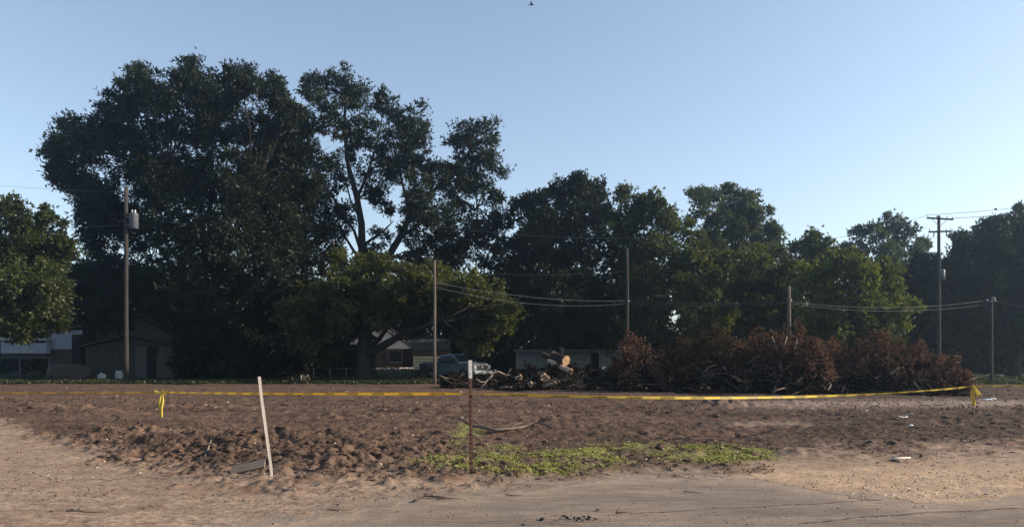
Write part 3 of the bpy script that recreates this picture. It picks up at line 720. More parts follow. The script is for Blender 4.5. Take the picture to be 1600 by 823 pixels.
tree('spreading_tree', 'low spreading tree with a thick dark trunk and one long curved limb', 567, 52, OK, 0.52, 500, 'oak_leaf', 1.0, (0.26, 0.06), 4.0, .42, 23, limbs=6, per=17,
     trunk_path=[(567, 590), (567, 560), (568, 535), (570, 505), (575, 480)],
     forced=[(0.34, [(572, 553, 0), (590, 545, -.2), (612, 532, -.6), (632, 519, -.9), (655, 512, -1.2), (690, 500, -1.5), (730, 480, -1.8)]), (0.24, [(572, 545, .2), (592, 530, .3), (608, 508, .5), (630, 480, .8)]), (0.2, [(565, 520, 0), (545, 490, .3), (520, 460, .6)])])
tree('broad_tree', 'broad dark green tree with a domed top rising above the low grey building', 872, 63,
     [(800, 335, 16), (825, 325, 22), (845, 312, 14), (880, 300, 24), (915, 295, 20), (930, 310, 20), (905, 285, 10), (850, 345, 36), (905, 345, 42), (945, 340, 22), (825, 385, 40), (875, 400, 45), (930, 400, 42), (795, 400, 30), (815, 445, 40), (880, 460, 46), (935, 460, 40), (775, 365, 22), (780, 440, 25), (830, 500, 35), (890, 510, 34), (940, 515, 30)],
     0.42, 450, 'pecan_leaf', 1.0, (0.30, 0.06), 5, .5, 24)
tree('feathery_tree', 'olive green tree with thin wispy top twigs behind the slim dark pole', 1010, 61,
     [(985, 325, 20), (975, 305, 9), (1005, 340, 28), (1045, 340, 18), (968, 355, 24), (1030, 370, 38), (985, 400, 42), (1045, 415, 42), (995, 455, 42), (1060, 465, 38), (1010, 510, 36), (1020, 315, 12), (1070, 370, 22)],
     0.34, 460, 'green_leaf', 0.95, (0.32, 0.06), 4, .5, 25)
tree('rounded_tree', 'paler rounded tree rising behind the others right of the picture middle', 1135, 78,
     [(1085, 308, 14), (1110, 305, 15), (1140, 315, 20), (1165, 312, 14), (1180, 330, 16), (1105, 335, 28), (1150, 345, 34), (1190, 355, 22), (1212, 360, 7), (1120, 385, 42), (1180, 390, 34), (1210, 385, 14), (1130, 430, 45), (1190, 430, 35)],
     0.4, 450, 'pale_leaf', 0.85, (0.42, 0.08), 5, .6, 26)
tree('bushy_tree', 'bushy olive tree with sunlit yellow tips behind the middle of the dead brush', 1150, 57,
     [(1085, 410, 30), (1130, 420, 32), (1175, 415, 28), (1215, 425, 26), (1105, 460, 40), (1165, 465, 40), (1220, 465, 34), (1110, 505, 38), (1180, 510, 36), (1065, 440, 22), (1240, 490, 30)],
     0.25, 500, 'oak_leaf', 1.0, (0.30, 0.065), 3.5, .48, 27)
tree('pointed_tree', 'small dark pointed tree between the rounded tree and the airy tree', 1270, 66,
     [(1268, 378, 12), (1262, 392, 16), (1285, 385, 10), (1245, 410, 24), (1280, 415, 26), (1240, 440, 26), (1280, 450, 30), (1305, 420, 14)],
     0.2, 470, 'green_leaf', 1.0, (0.34, 0.07), 2.5, .5, 28)
tree('airy_tree', 'thin leaved airy tree with sky showing through, left of the tall crossarm pole', 1388, 84,
     [(1350, 362, 14), (1385, 350, 15), (1415, 358, 14), (1330, 385, 16), (1370, 380, 26), (1410, 385, 24), (1440, 395, 16), (1308, 395, 10), (1345, 410, 22), (1390, 415, 30), (1430, 425, 24), (1455, 415, 12), (1440, 385, 8), (1395, 450, 30)],
     0.3, 440, 'pale_leaf', 0.62, (0.40, 0.08), 4, .55, 29, per=13)
tree('sunlit_tree', 'low bright green tree sloping down to the right, sunlit, behind the brown brush heap', 1330, 53,
     [(1255, 430, 20), (1290, 425, 28), (1335, 420, 28), (1370, 430, 24), (1395, 455, 18), (1280, 465, 34), (1340, 465, 40), (1385, 485, 24), (1412, 490, 10), (1405, 505, 12), (1360, 510, 36), (1295, 510, 38), (1420, 480, 8), (1390, 525, 20)],
     0.22, 500, 'bright_leaf', 1.0, (0.27, 0.062), 3.0, .45, 30)
tree('hazy_tree', 'big hazy dark tree at the right frame edge behind the short pole', 1585, 68,
     [(1565, 350, 16), (1590, 345, 18), (1610, 345, 28), (1540, 362, 22), (1515, 380, 20), (1505, 372, 9), (1560, 395, 40), (1610, 395, 48), (1495, 405, 18), (1485, 430, 20), (1530, 440, 45), (1600, 445, 50), (1660, 390, 60), (1690, 450, 70), (1505, 490, 42), (1570, 500, 48), (1640, 500, 50), (1470, 470, 26)],
     0.45, 460, 'pecan_leaf', 1.05, (0.34, 0.07), 5, .55, 31)
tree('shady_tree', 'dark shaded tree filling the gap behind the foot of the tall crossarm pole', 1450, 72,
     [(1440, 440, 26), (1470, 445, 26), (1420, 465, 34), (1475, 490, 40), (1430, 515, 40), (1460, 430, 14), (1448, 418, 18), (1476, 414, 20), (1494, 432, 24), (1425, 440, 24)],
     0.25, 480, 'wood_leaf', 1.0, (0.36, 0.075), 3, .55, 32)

def bush(label, x0, x1, top, d, seed, m='wood_leaf'):  # dark shrubs added for low shading at the foot of the tall trees
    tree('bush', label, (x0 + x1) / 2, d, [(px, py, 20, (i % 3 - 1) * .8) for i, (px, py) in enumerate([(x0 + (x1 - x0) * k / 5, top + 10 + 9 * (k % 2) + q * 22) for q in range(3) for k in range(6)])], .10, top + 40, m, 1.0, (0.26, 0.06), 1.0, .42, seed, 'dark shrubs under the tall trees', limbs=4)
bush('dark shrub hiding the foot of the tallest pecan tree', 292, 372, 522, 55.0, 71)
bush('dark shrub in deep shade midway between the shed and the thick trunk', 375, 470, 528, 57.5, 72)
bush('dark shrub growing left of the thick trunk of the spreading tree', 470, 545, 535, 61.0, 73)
# far wood behind everything: one mass
def wood(name, x0, x1, d0, d1, h0, h1, m, n, seed):
    rg = np.random.default_rng(seed); cents = []
    for i in range(n):
        xx = rg.uniform(x0, x1); yy = rg.uniform(d0, d1); hh = (h0 + (h1 - h0) * rg.random()) * (0.8 + .4 * float(vn(np.array([xx * .12]), np.array([seed * 1.0]), 5)[0]))
        rr = rg.uniform(1.2, 2.3)
        for z in np.arange(0.9, hh, rr * 1.1):
            cents.append(((xx + rg.normal(0, .4), yy + rg.normal(0, .4), z), rr * (1 - .3 * z / hh)))
    o, k = crown_mesh(name, cents, 0.80, (0.62, 0.17), m, rg, None, .9, .2, 13, 2); NTRI[0] += k
    return tag(o, kind='stuff')
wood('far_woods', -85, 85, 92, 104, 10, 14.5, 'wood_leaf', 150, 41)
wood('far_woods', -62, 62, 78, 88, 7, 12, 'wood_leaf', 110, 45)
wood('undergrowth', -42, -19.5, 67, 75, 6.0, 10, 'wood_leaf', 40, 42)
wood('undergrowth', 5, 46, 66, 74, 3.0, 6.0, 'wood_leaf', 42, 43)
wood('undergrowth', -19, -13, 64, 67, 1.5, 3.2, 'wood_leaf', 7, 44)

# ------------------------------------------------------------------ dead brush heaps
def heap(name, label, hull, d, leafm, nb, nlv, seed, core=1.0, branchm='brown_branch', ddep=2.2, group='heaps of dead brush behind the caution tape', big=14, top_bias=0.5):
    """hull: list of (px, top_py); heaps of branches with leaves, base on the ground."""
    rg = np.random.default_rng(seed); pr = random.Random(seed)
    x0, x1 = hull[0][0], hull[-1][0]; b = G((x0 + x1) / 2, d)
    t = thing(name, label, 'brush pile', b, 0, group)
    hx = [h[0] for h in hull]; hy = [h[1] for h in hull]
    def topz(px, dd): return max(0.15, Z(np.interp(px, hx, hy), d) - b.z) * math.sqrt(max(0.05, 1 - (dd / ddep) ** 2 * 0.75)) * (0.62 + 0.62 * float(vn(np.array([px / 9.0]), np.array([dd * 1.2]), seed)[0]))
    # branches
    tw = MB()
    for i in range(nb):
        px = pr.uniform(x0, x1); dd = pr.uniform(-1, 1) * ddep; hz = topz(px, dd)
        p = Vector((X(px, d) - b.x, dd, pr.uniform(0.02, .75) * hz))
        an = pr.uniform(0, 6.28); el = pr.uniform(-.25, .75); L = pr.uniform(.5, 1.8)
        v = Vector((math.cos(an) * math.cos(el), math.sin(an) * math.cos(el) * .7, math.sin(el))) * L
        q = p + v; q.z = min(max(q.z, 0.03), hz * 1.12 + .15)
        r0 = pr.uniform(.010, .032) if i >= big else pr.uniform(.04, .085)
        pth = curve_pts(p, q, 5, Vector((pr.uniform(-.2, .2), pr.uniform(-.2, .2), pr.uniform(-.15, .3))), pr)
        if i < big:
            mb = MB(); mb.tube(pth, [r0 * (1 - .6 * k / 5) for k in range(6)], 7, True, .15, pr); mb.build('branch', 'grey_branch' if i % 4 == 0 else branchm, t, True)
        else:
            tw.tube(pth, [r0 * (1 - .7 * k / 5) for k in range(6)], 4, False)
    # shoots rising above the heap, each with withered leaves
    SO = []
    for i in range(int((x1 - x0) / 6)):
        px = pr.uniform(x0 + 3, x1 - 3); dd = pr.uniform(-.8, .6) * ddep; hz = topz(px, dd)
        p = Vector((X(px, d) - b.x, dd, hz * .7)); q = p + Vector((pr.uniform(-.5, .5), pr.uniform(-.3, .3), hz * .3 + pr.uniform(.05, .55)))
        pth = curve_pts(p, q, 4, Vector((pr.uniform(-.15, .15), 0, .1)), pr); tw.tube(pth, [.022, .018, .014, .010, .006], 4, False)
        for k in range(56):
            f = pth[2].lerp(pth[4], pr.random()) if pr.random() < .7 else pth[1].lerp(pth[2], pr.random())
            SO.append(f + Vector((pr.gauss(0, .09), pr.gauss(0, .09), pr.gauss(-.04, .09))))
    SO = np.array([tuple(v) for v in SO])
    # leaves: inner shade put into darker ones inside, coloured ones on the upper skin
    tag(tw.build('twigs', branchm, t), kind='stuff')
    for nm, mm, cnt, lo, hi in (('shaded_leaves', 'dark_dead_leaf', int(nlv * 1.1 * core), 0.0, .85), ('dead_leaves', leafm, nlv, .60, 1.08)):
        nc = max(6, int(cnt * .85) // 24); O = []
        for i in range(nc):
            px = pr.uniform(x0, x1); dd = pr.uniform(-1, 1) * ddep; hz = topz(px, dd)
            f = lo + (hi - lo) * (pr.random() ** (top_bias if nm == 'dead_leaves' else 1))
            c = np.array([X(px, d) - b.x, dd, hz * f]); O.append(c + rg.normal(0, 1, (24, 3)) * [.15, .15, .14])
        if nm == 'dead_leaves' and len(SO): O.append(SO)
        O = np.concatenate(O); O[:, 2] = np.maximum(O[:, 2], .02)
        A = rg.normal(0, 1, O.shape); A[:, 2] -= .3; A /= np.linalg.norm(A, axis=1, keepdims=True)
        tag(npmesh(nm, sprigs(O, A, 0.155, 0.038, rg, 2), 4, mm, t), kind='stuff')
    return t

heap('brush_pile', 'twiggy brush heap with a reddish leafy tuft, right next to the sawn logs', [(955, 592), (975, 560), (990, 536), (1005, 534), (1020, 560), (1045, 566), (1060, 575)], 37, 'dead_leaf', 150, 2600, 51)
heap('brush_pile', 'brush heap with pale dry leaves and dark tangled stems, third clump from the logs', [(1035, 575), (1050, 548), (1075, 546), (1100, 522), (1115, 515), (1130, 528), (1140, 560)], 36, 'dry_leaf', 170, 2600, 52)
heap('brush_pile', 'reddish brown brush heap left of the short pole', [(1120, 560), (1140, 530), (1165, 524), (1185, 532), (1205, 535), (1220, 560)], 36.5, 'dead_leaf', 150, 3200, 53)
heap('brush_pile', 'tall ragged brush heap of hanging red brown leaves in front of the short pole', [(1195, 560), (1212, 528), (1235, 516), (1258, 512), (1268, 530), (1280, 565)], 34, 'dead_leaf', 130, 3600, 54, ddep=1.6)
heap('brush_pile', 'lower dark brush heap with brown tips between two taller red heaps', [(1265, 572), (1285, 552), (1305, 538), (1330, 545), (1350, 552), (1375, 560)], 35.5, 'dead_leaf', 150, 2200, 55)
heap('brush_pile', 'large rust brown brush heap sloping down at its right end', [(1345, 560), (1370, 532), (1395, 528), (1415, 545), (1440, 560), (1460, 580), (1475, 600)], 35, 'dead_leaf', 170, 4200, 56)
heap('brush_pile', 'small red brown leafy clump at the right tip of the brush row', [(1452, 606), (1468, 580), (1482, 574), (1495, 590), (1504, 612)], 32, 'dead_leaf', 50, 1100, 57, ddep=.9, big=6)
heap('brush_pile', 'low tangle of dark sticks and roots under the sawn logs', [(780, 600), (810, 585), (850, 580), (880, 572), (920, 578), (965, 588), (990, 605)], 38.5, 'dark_dead_leaf', 260, 1500, 58, ddep=1.8, big=24)
heap('brush_pile', 'scrubby low heap of sticks in front of the pickup truck', [(690, 604), (715, 592), (740, 590), (770, 594), (800, 600)], 41, 'dark_dead_leaf', 110, 700, 59, ddep=1.3, big=10)

# forked bare dead stem standing before the heaps
t = thing('dead_sapling', 'bare grey forked dead stem standing up before the brush heaps', 'dead tree', G(1208, 33.0))
def lp(px, py, d, b): return P(px, py, d) - b
b = t.location.copy()
mb = MB(); mb.tube([Vector((0, 0, -.05)), lp(1216, 596, 33, b), lp(1222, 580, 33, b)], [.075, .065, .055], 8, True, .1); mb.build('stem', 'grey_branch', t, True)
for pts_ in ([(1222, 580), (1217, 562), (1214, 545), (1206, 525)], [(1222, 580), (1234, 572), (1248, 566), (1256, 550)], [(1217, 562), (1224, 545), (1230, 524)], [(1234, 572), (1240, 552), (1246, 530)]):
    mb = MB(); mb.tube([lp(a, c, 33 + .1 * i, b) for i, (a, c) in enumerate(pts_)], [.045, .035, .026, .016][:len(pts_)], 6, True, .1); mb.build('branch', 'grey_branch', t, True)

# bleached branches before the truck, each its own thing
for lab, pts_, r_, d_ in [
    ('pale forked branch lying in front of the truck grille', [(744, 592), (752, 597), (760, 596), (766, 588), (772, 582), (780, 580), (790, 585)], .045, 39.5),
    ('pale thin branch crossing below the truck bumper', [(772, 578), (782, 582), (790, 586), (797, 585)], .04, 40.0),
    ('pale bent stick standing on the dirt right of the rusty post', [(750, 607), (757, 600), (762, 592), (770, 586)], .04, 38.0),
    ('grey branch bending up left of the rusty post in front of the truck', [(686, 586), (700, 592), (714, 594), (730, 596)], .04, 41.0),
    ('crooked grey twig below the truck door', [(711, 590), (716, 596), (712, 601), (708, 606)], .035, 40.5)]:
    t = thing('dead_branch', lab, 'branch', P(*pts_[0], d_), 0, 'bleached branches in front of the truck')
    mb = MB(); mb.tube([P(a, c, d_ + .12 * i) - t.location for i, (a, c) in enumerate(pts_)], [r_ * (1 - .5 * i / len(pts_)) for i in range(len(pts_))], 7, True, .12); mb.build('stem', 'grey_branch', t, True)
    mb = MB(); k = len(pts_) // 2; q = P(*pts_[k], d_ + .12 * k) - t.location
    mb.tube([q, q + Vector((.18, -.1, .16)), q + Vector((.30, -.15, .38))], [r_ * .6, r_ * .45, r_ * .25], 6); mb.build('side_twig', 'grey_branch', t, True)

# logs
def log(label, a, b_, r0, r1, m='bark', cut='cut_wood', seed=0, stub=False, split=False):
    a, b_ = Vector(a), Vector(b_); pr = random.Random(seed)
    t = thing('log', label, 'log', a, 0, 'sawn logs in the heap')
    v = b_ - a
    mb = MB(); pth = [v * (i / 5) + Vector((pr.uniform(-.03, .03), pr.uniform(-.03, .03), pr.uniform(-.03, .03))) for i in range(6)]
    mb.tube(pth, [r0 + (r1 - r0) * i / 5 for i in range(6)], 12, False, .12, pr); mb.build('bark_sleeve', m, t, True)
    for p, r, s in ((pth[0], r0, -1), (pth[-1], r1, 1)):
        ax = v.normalized() * s; u = ax.orthogonal().normalized(); w_ = ax.cross(u); mb = MB()
        ring = [p + ax * (0.006 + (pr.uniform(0, .10) if split else pr.uniform(0, .012))) + (u * math.cos(k * .524) + w_ * math.sin(k * .524)) * r * (pr.uniform(.7, 1.15) if split else .99) for k in range(12)]
        mid = [p + ax * (pr.uniform(-.12, .26) if split else .012) + (u * math.cos(k * .524) + w_ * math.sin(k * .524)) * r * .5 for k in range(12)]
        mb.add(ring + mid + [p + ax * .015], [(k, (k + 1) % 12, 12 + (k + 1) % 12, 12 + k) for k in range(12)] + [(12 + k, 12 + (k + 1) % 12, 24) for k in range(12)])
        mb.build('cut_end', cut, t)
    if stub:
        q = pth[3]; mb = MB(); mb.tube([q, q + Vector((.05, 0, .35)), q + Vector((.12, 0, .6))], [r0 * .3, r0 * .25, r0 * .15], 7); mb.build('branch_stub', m, t, True)
    return t
log('thick sawn log on top of the heap with its round orange cut end facing right', P(866, 557, 38.6), P(884, 564, 37.9), .27, .27, 'bark', 'cut_wood', 1, True)
log('long bare pale log slanting down to the right beneath the orange cut log', P(856, 563, 38.2), P(892, 581, 37.6), .13, .17, 'bare_log', 'cut_wood', 2)
log('dark log resting across the heap behind the slanting pale log', P(848, 553, 39.3), P(884, 567, 39.0), .14, .15, 'bark', 'cut_wood', 3)
log('splintered stump end at the left of the log heap, pale and ragged', P(801, 590, 38.4), P(810, 590, 37.2), .22, .20, 'bark', 'splintered_wood', 4, split=True)
log('broken log with the widest ragged pale end in the middle of the heap', P(838, 588, 38.0), P(851, 589, 36.9), .26, .24, 'bark', 'splintered_wood', 5, split=True)
log('small broken log with a ragged pale end low at the front of the heap', P(824, 600, 37.5), P(828, 600, 36.4), .15, .16, 'bark', 'splintered_wood', 6, split=True)
log('long grey log lying flat at the front of the heap with a pale left tip', P(849, 603, 36.8), P(885, 593, 38.0), .09, .15, 'grey_branch', 'cut_wood', 7)
log('thin grey log lying behind the flat grey log', P(855, 596, 38.0), P(880, 592, 38.6), .08, .09, 'grey_branch', 'cut_wood', 8)
log('dark fallen trunk lying along the right foot of the heap', P(905, 588, 37.6), P(965, 604, 36.4), .14, .10, 'bark', 'cut_wood', 9)

# ------------------------------------------------------------------ poles and wires
def pole(label, px, d, top_py, r0, r1, m='pole_wood', group='small wooden poles along the back of the lot', base=None):
    b = G(px, d); h = Z(top_py, d) - b.z
    t = thing('utility_pole', label, 'utility pole', b, 0, group)
    mb = MB(); mb.tube([Vector((0.01 * math.sin(i * 2), 0, -.3 + (h + .3) * i / 6)) for i in range(7)], [r0 + (r1 - r0) * i / 6 for i in range(7)], 12, True, .03, random.Random(px)); mb.build('shaft', m, t, True)
    return t, h
def insulator(t, p, s=1.0):
    mb = MB()
    for k, (z, r) in enumerate(((0, .035), (.05, .05), (.09, .03), (.13, .045), (.16, .02))): pass
    mb.tube([Vector(p) + Vector((0, 0, z * s)) for z in (0, .05, .08, .12, .16)], [.03 * s, .055 * s, .03 * s, .05 * s, .02 * s], 8); mb.build('insulator', 'porcelain', t, True)

pl, h = pole('tall wooden utility pole carrying a grey transformer in front of the left pecan', 197, 50.5, 292, .17, .12, 'dark_pole_wood', 'tall utility poles')
tf = Vector((.55, -.05, Z(345, 50.5) - pl.location.z))
mb = MB(); mb.tube([tf + Vector((0, 0, z)) for z in (-.55, -.52, .42, .46, .52)], [.26, .29, .29, .30, .20], 16); tfo = mb.build('transformer', 'transformer_grey', pl, True)
for s in (-.1, .1):
    mb = MB(); mb.tube([tf + Vector((s, 0, z)) for z in (.5, .56, .62, .68, .74)], [.035, .06, .035, .05, .02], 8); mb.build('bushing', 'porcelain', tfo, True)
mb = MB(); mb.box(tf + Vector((-.38, .02, .25)), (.22, .1, .07)); mb.box(tf + Vector((-.38, .02, -.25)), (.22, .1, .07)); mb.build('bracket', 'galvanized', pl)
for z in (-.25, .25):
    mb = MB(); mb.box(tf + Vector((.33, 0, z)), (.12, .05, .05)); mb.build('lug', 'galvanized', tfo)
p2, h2 = pole('thin pale pole catching sunlight on its right side, left of the pickup truck', 679, 45, 407, .105, .08)
insulator(p2, (-.12, -.02, h2 - 1.0), .7)
p3, h3 = pole('dark slim pole rising behind the left end of the brush heaps', 980, 50, 388, .12, .085, 'dark_pole_wood')
insulator(p3, (.11, -.02, h3 - 3.6), .7)
p4, h4 = pole('short grey pole standing behind the red brown brush', 1233, 44, 447, .115, .09)
insulator(p4, (.12, -.02, h4 - .9), .7)
p5, h5 = pole('short pole at the far right with white insulators near its top', 1549, 47, 463, .11, .09, 'dark_pole_wood')
for dx, dz in ((-.27, -.28), (.18, -.18), (.24, -.33)): insulator(p5, (dx, -.03, h5 + dz), .8)
mb = MB(); mb.box((0, -.10, h5 - .3), (.62, .06, .06)); mb.build('bracket', 'galvanized', p5)
p6, h6 = pole('tall dark pole with two wooden crossarms against the sky', 1467, 62, 337, .17, .12, 'dark_pole_wood', 'tall utility poles')
for z, hw in ((h6 - .28, 1.09), (h6 - 1.35, .95)):
    mb = MB(); mb.box((0, -.17, z), (hw * 2, .11, .13), Matrix.Rotation(.06 if z > h6 - 1 else -.03, 3, 'Y')); arm = mb.build('crossarm', 'dark_pole_wood', p6)
    for q in (-.92, -.25, .55, .95):
        mb = MB(); sx = q * hw; mb.tube([(sx, -.17, z + .06 + k - .06 * q * (1 if z > h6 - 1 else -.5)) for k in (0, .08, .12, .18, .22)], [.025, .05, .03, .05, .02], 8); mb.build('insulator', 'porcelain', arm, True)
    for s in (-1, 1):
        if z > h6 - 1:
            mb = MB(); mb.tube([(s * .62, -.13, z - .05), (s * .05, -.13, z - .62)], .02, 5); mb.build('brace', 'galvanized', p6)
for s, l in ((-.55, .35), (.5, .3), (.8, .42)):
    mb = MB(); mb.tube([(s, -.2, h6 - 1.38), (s + .03, -.2, h6 - 1.55), (s - .02, -.2, h6 - 1.38 - l - .1)], [.03, .05, .03], 7); mb.build('fuse_cutout', 'dark_void', p6, True)
mb = MB(); mb.tube([(.12, -.25, Z(430, 62) + z) for z in (-.45, -.42, .38, .45)], [.2, .24, .24, .15], 12); mb.build('transformer', 'transformer_grey', p6, True)

def wire(label, a, b_, sag, r=.014, m='wire', group='overhead wires', name='power_line'):
    r *= .8; a, b_ = Vector(a), Vector(b_); pts_ = []
    for i in range(25):
        q = i / 24; p = a.lerp(b_, q); p.z -= 4 * sag * q * (1 - q); pts_.append(p - a)
    t = MB(); t.tube(pts_, r, 5, False); o = t.build(name, m); o.location = a
    return tag(o, label, 'power line', group)
def at(px, py, d): return P(px, py, d)
wire('upper slack wire from the pale sunlit pole to the slim pole before the dark trees', at(679, 441, 45), at(980, 470, 50), .35, .016, 'pale_wire')
wire('lower slack wire from the pale sunlit pole to the slim pole before the dark trees', at(679, 448, 45), at(980, 474, 50), .55, .014, 'pale_wire')
wire('upper wire from the slim dark pole to the short grey pole over the brush', at(980, 470, 50), at(1233, 471, 44), .12, .013, 'pale_wire')
wire('lower wire from the slim dark pole to the short grey pole over the brush', at(980, 474, 50), at(1233, 474, 44), .16, .013, 'pale_wire')
wire('upper wire from the short grey pole to the right pole with insulators', at(1233, 471, 44), at(1543, 469, 47), .42, .014, 'pale_wire')
wire('lower wire from the short grey pole to the right pole with insulators', at(1233, 474, 44), at(1543, 475, 47), .45, .012, 'pale_wire')
wire('wire running from the right pole with insulators out of the picture', at(1556, 471, 47), at(1760, 488, 42), .25, .014, 'pale_wire')
wire('highest wire running right from the top crossarm into the sky', at(1447, 336, 62), at(1760, 300, 58), .25, .022, 'pale_wire')
wire('second wire running right from the top crossarm into the sky', at(1487, 341, 62), at(1760, 312, 58), .2, .026, 'pale_wire')
wire('wire running left from the top crossarm behind the airy tree', at(1447, 337, 62), at(1180, 380, 95), .8, .016, 'pale_wire')
wire('wire running left from the lower crossarm behind the airy tree', at(1449, 355, 62), at(1180, 388, 95), .8, .014, 'pale_wire')
wire('upper wire crossing in front of the broad dark tree', at(679, 352, 57), at(980, 372, 56), .3, .013, 'pale_wire')
wire('lower wire crossing in front of the broad dark tree', at(679, 424, 56), at(980, 424, 56), .25, .011, 'pale_wire')
wire('lone dark wire between the left tree and the tall transformer pole', at(-120, 357, 66), at(197, 352, 50.5), .1, .020, 'wire')
wire('faint higher wire in the sky above the left tree', at(-120, 276, 70), at(197, 300, 50.5), .25, .010, 'pale_wire')

# ------------------------------------------------------------------ fence, house, buildings
def slab(name, m, parent, c, size, rot=None):
    mb = MB(); mb.box(c, size, rot); return mb.build(name, m, parent)

# old shed on the left
D = 57.0; k = D / F
sx = lambda px: X(px, D)
b = Vector((sx(205), D, gz1(sx(205), D)))
sh = thing('shed', 'weathered grey gabled shed with a lean-to and double doors behind the tall pole', 'shed', b)
zz = lambda py: Z(py, D) - b.z
lx = lambda px: sx(px) - b.x
# rear gable
mb = MB(); mb.prism([(lx(132), 0), (lx(276), 0), (lx(276), zz(532)), (lx(200), zz(494)), (lx(132), zz(512))], 1.6, 6.5); mb.build('wall', 'weathered_siding', sh)
for s, (pa, ya, pb, yb) in enumerate(((118, 520, 200, 490), (200, 490, 284, 533))):
    mb = MB(); mb.prism([(lx(pa), zz(ya)), (lx(pb), zz(yb)), (lx(pb), zz(yb) + .12), (lx(pa), zz(ya) + .12)], 1.2, 6.8); mb.build('roof', 'rusty_tin', sh)
slab('window', 'dark_void', sh, (lx(190), 1.58, zz(510)), (.5, .06, .55))
# front lean-to with its own low gable
mb = MB(); mb.prism([(lx(136), 0), (lx(274), 0), (lx(274), zz(541)), (lx(206), zz(527)), (lx(136), zz(541))], 0.0, 1.55); mb.build('front_wall', 'dark_siding', sh)
for pa, ya, pb, yb in ((130, 541, 206, 524), (206, 524, 280, 541)):
    mb = MB(); mb.prism([(lx(pa), zz(ya)), (lx(pb), zz(yb)), (lx(pb), zz(yb) + .09), (lx(pa), zz(ya) + .09)], -.35, 1.57); mb.build('roof', 'rusty_tin', sh)
for i in range(13):
    px = 139 + i * 10.5
    if 212 < px < 246: continue
    slab('plank', 'weathered_siding' if px > 244 else 'dark_siding', sh, (lx(px), -.02, zz(581) / 2 + zz(546) / 2 ), (.46, .035, zz(546) - .12))
d1 = slab('door', 'weathered_siding', sh, (lx(221), -.06, zz(566)), (.85, .05, zz(541) - .15))
slab('handle', 'galvanized', d1, (lx(229), -.10, zz(567)), (.05, .04, .16))
slab('doorway', 'dark_void', sh, (lx(238.5), -.015, zz(567)), (.72, .03, zz(542) - .1))  # near-black slab on the wall; the opening's darkness is in its colour
for i in range(6): slab('slat', 'weathered_siding', sh, (lx(259), -.06, .25 + i * .33), (1.35, .03, .28))
# white panelled annex
an = thing('annex', 'small bluish white panelled annex against the left side of the grey shed', 'shed', (sx(100), D - .2, gz1(sx(100), D - .2)))
mb = MB(); mb.box((0, 1.2, zz(518) / 2), (sx(128) - sx(80), 2.2, zz(518))); mb.build('wall', 'dark_siding', an)
slab('white_panel', 'blue_white_panel', an, (sx(98) - sx(100), .06, zz(532)), (1.55, .06, 1.3))
slab('door', 'dark_void', an, (sx(121) - sx(100), .07, zz(548)), (.62, .05, 1.9))
slab('pale_lintel', 'blue_white_panel', an, (sx(121) - sx(100), .07, zz(519)), (.9, .05, .35))
mb = MB(); mb.prism([(sx(78) - sx(100), zz(519)), (sx(132) - sx(100), zz(511)), (sx(132) - sx(100), zz(508)), (sx(78) - sx(100), zz(516))], -.2, 2.6); mb.build('roof', 'rusty_tin', an)
# low white trailer
tl = thing('low_trailer', 'low white box trailer with a dark stripe at the far left under the leafy tree', 'trailer', (sx(45), D - .6, gz1(sx(45), D)))
wd = sx(81) - sx(10)
slab('box', 'blue_white_panel', tl, (0, .9, zz(543)), (wd, 1.8, zz(533) - zz(552)))
slab('roof', 'pale_grey_siding', tl, (0, .9, zz(530)), (wd + .2, 2.0, .24))
slab('stripe', 'dark_void', tl, (.1, -.015, zz(534.5)), (wd - .4, .03, .14))
slab('lower_panel', 'pale_grey_siding', tl, (-.2, -.015, zz(549)), (wd * .66, .03, .26))
for s in (-1, 1):
    mb = MB(); mb.tube([(s * .5, .05, .34), (s * .5, .25, .34)], .34, 14); mb.build('wheel', 'tyre_rubber', tl, True)
slab('chassis', 'dark_siding', tl, (0, .9, zz(556)), (wd, 1.5, .25))
# junk by the shed
def lump(name, label, cat, px, d, size, m, seed, group=None):
    pr = random.Random(seed); bm = bmesh.new(); bmesh.ops.create_icosphere(bm, subdivisions=2, radius=.5)
    for v in bm.verts: v.co = Vector((v.co.x * size[0], v.co.y * size[1], max(-.02, (v.co.z + .32) * size[2]))) * pr.uniform(.86, 1.1)
    me = bpy.data.meshes.new(name); bm.to_mesh(me); bm.free(); o = link(name, me, m); o.location = G(px, d)
    return tag(o, label, cat, group)
lump('tarp_bundle', 'round pale bundle on the grass in front of the grey shed', 'bundle', 159, 54, (.62, .5, .75), 'pale_board', 3)
lump('tarp_bundle', 'pale wedge shaped bundle leaning beside the tall transformer pole', 'bundle', 186, 54.5, (.6, .5, .95), 'pale_board', 4)
lump('scrap_heap', 'dark brown scrap heap in front of the white panelled annex', 'scrap heap', 105, 54.5, (3.6, 1.2, 1.5), 'dark_siding', 5)
ra = thing('rail_fence', 'thin grey rail fence at the far left edge in the grass', 'fence', G(20, 53))
for i in range(3):
    mb = MB(); mb.tube([(-1.6 + i * 2.1, 0, -.1), (-1.6 + i * 2.1, 0, Z(560, 53))], .02, 6); mb.build('post', 'galvanized', ra, True)
mb = MB(); mb.tube([(-1.7, 0, Z(560.5, 53)), (2.7, 0, Z(560, 53))], .018, 6); mb.build('rail', 'galvanized', ra, True)

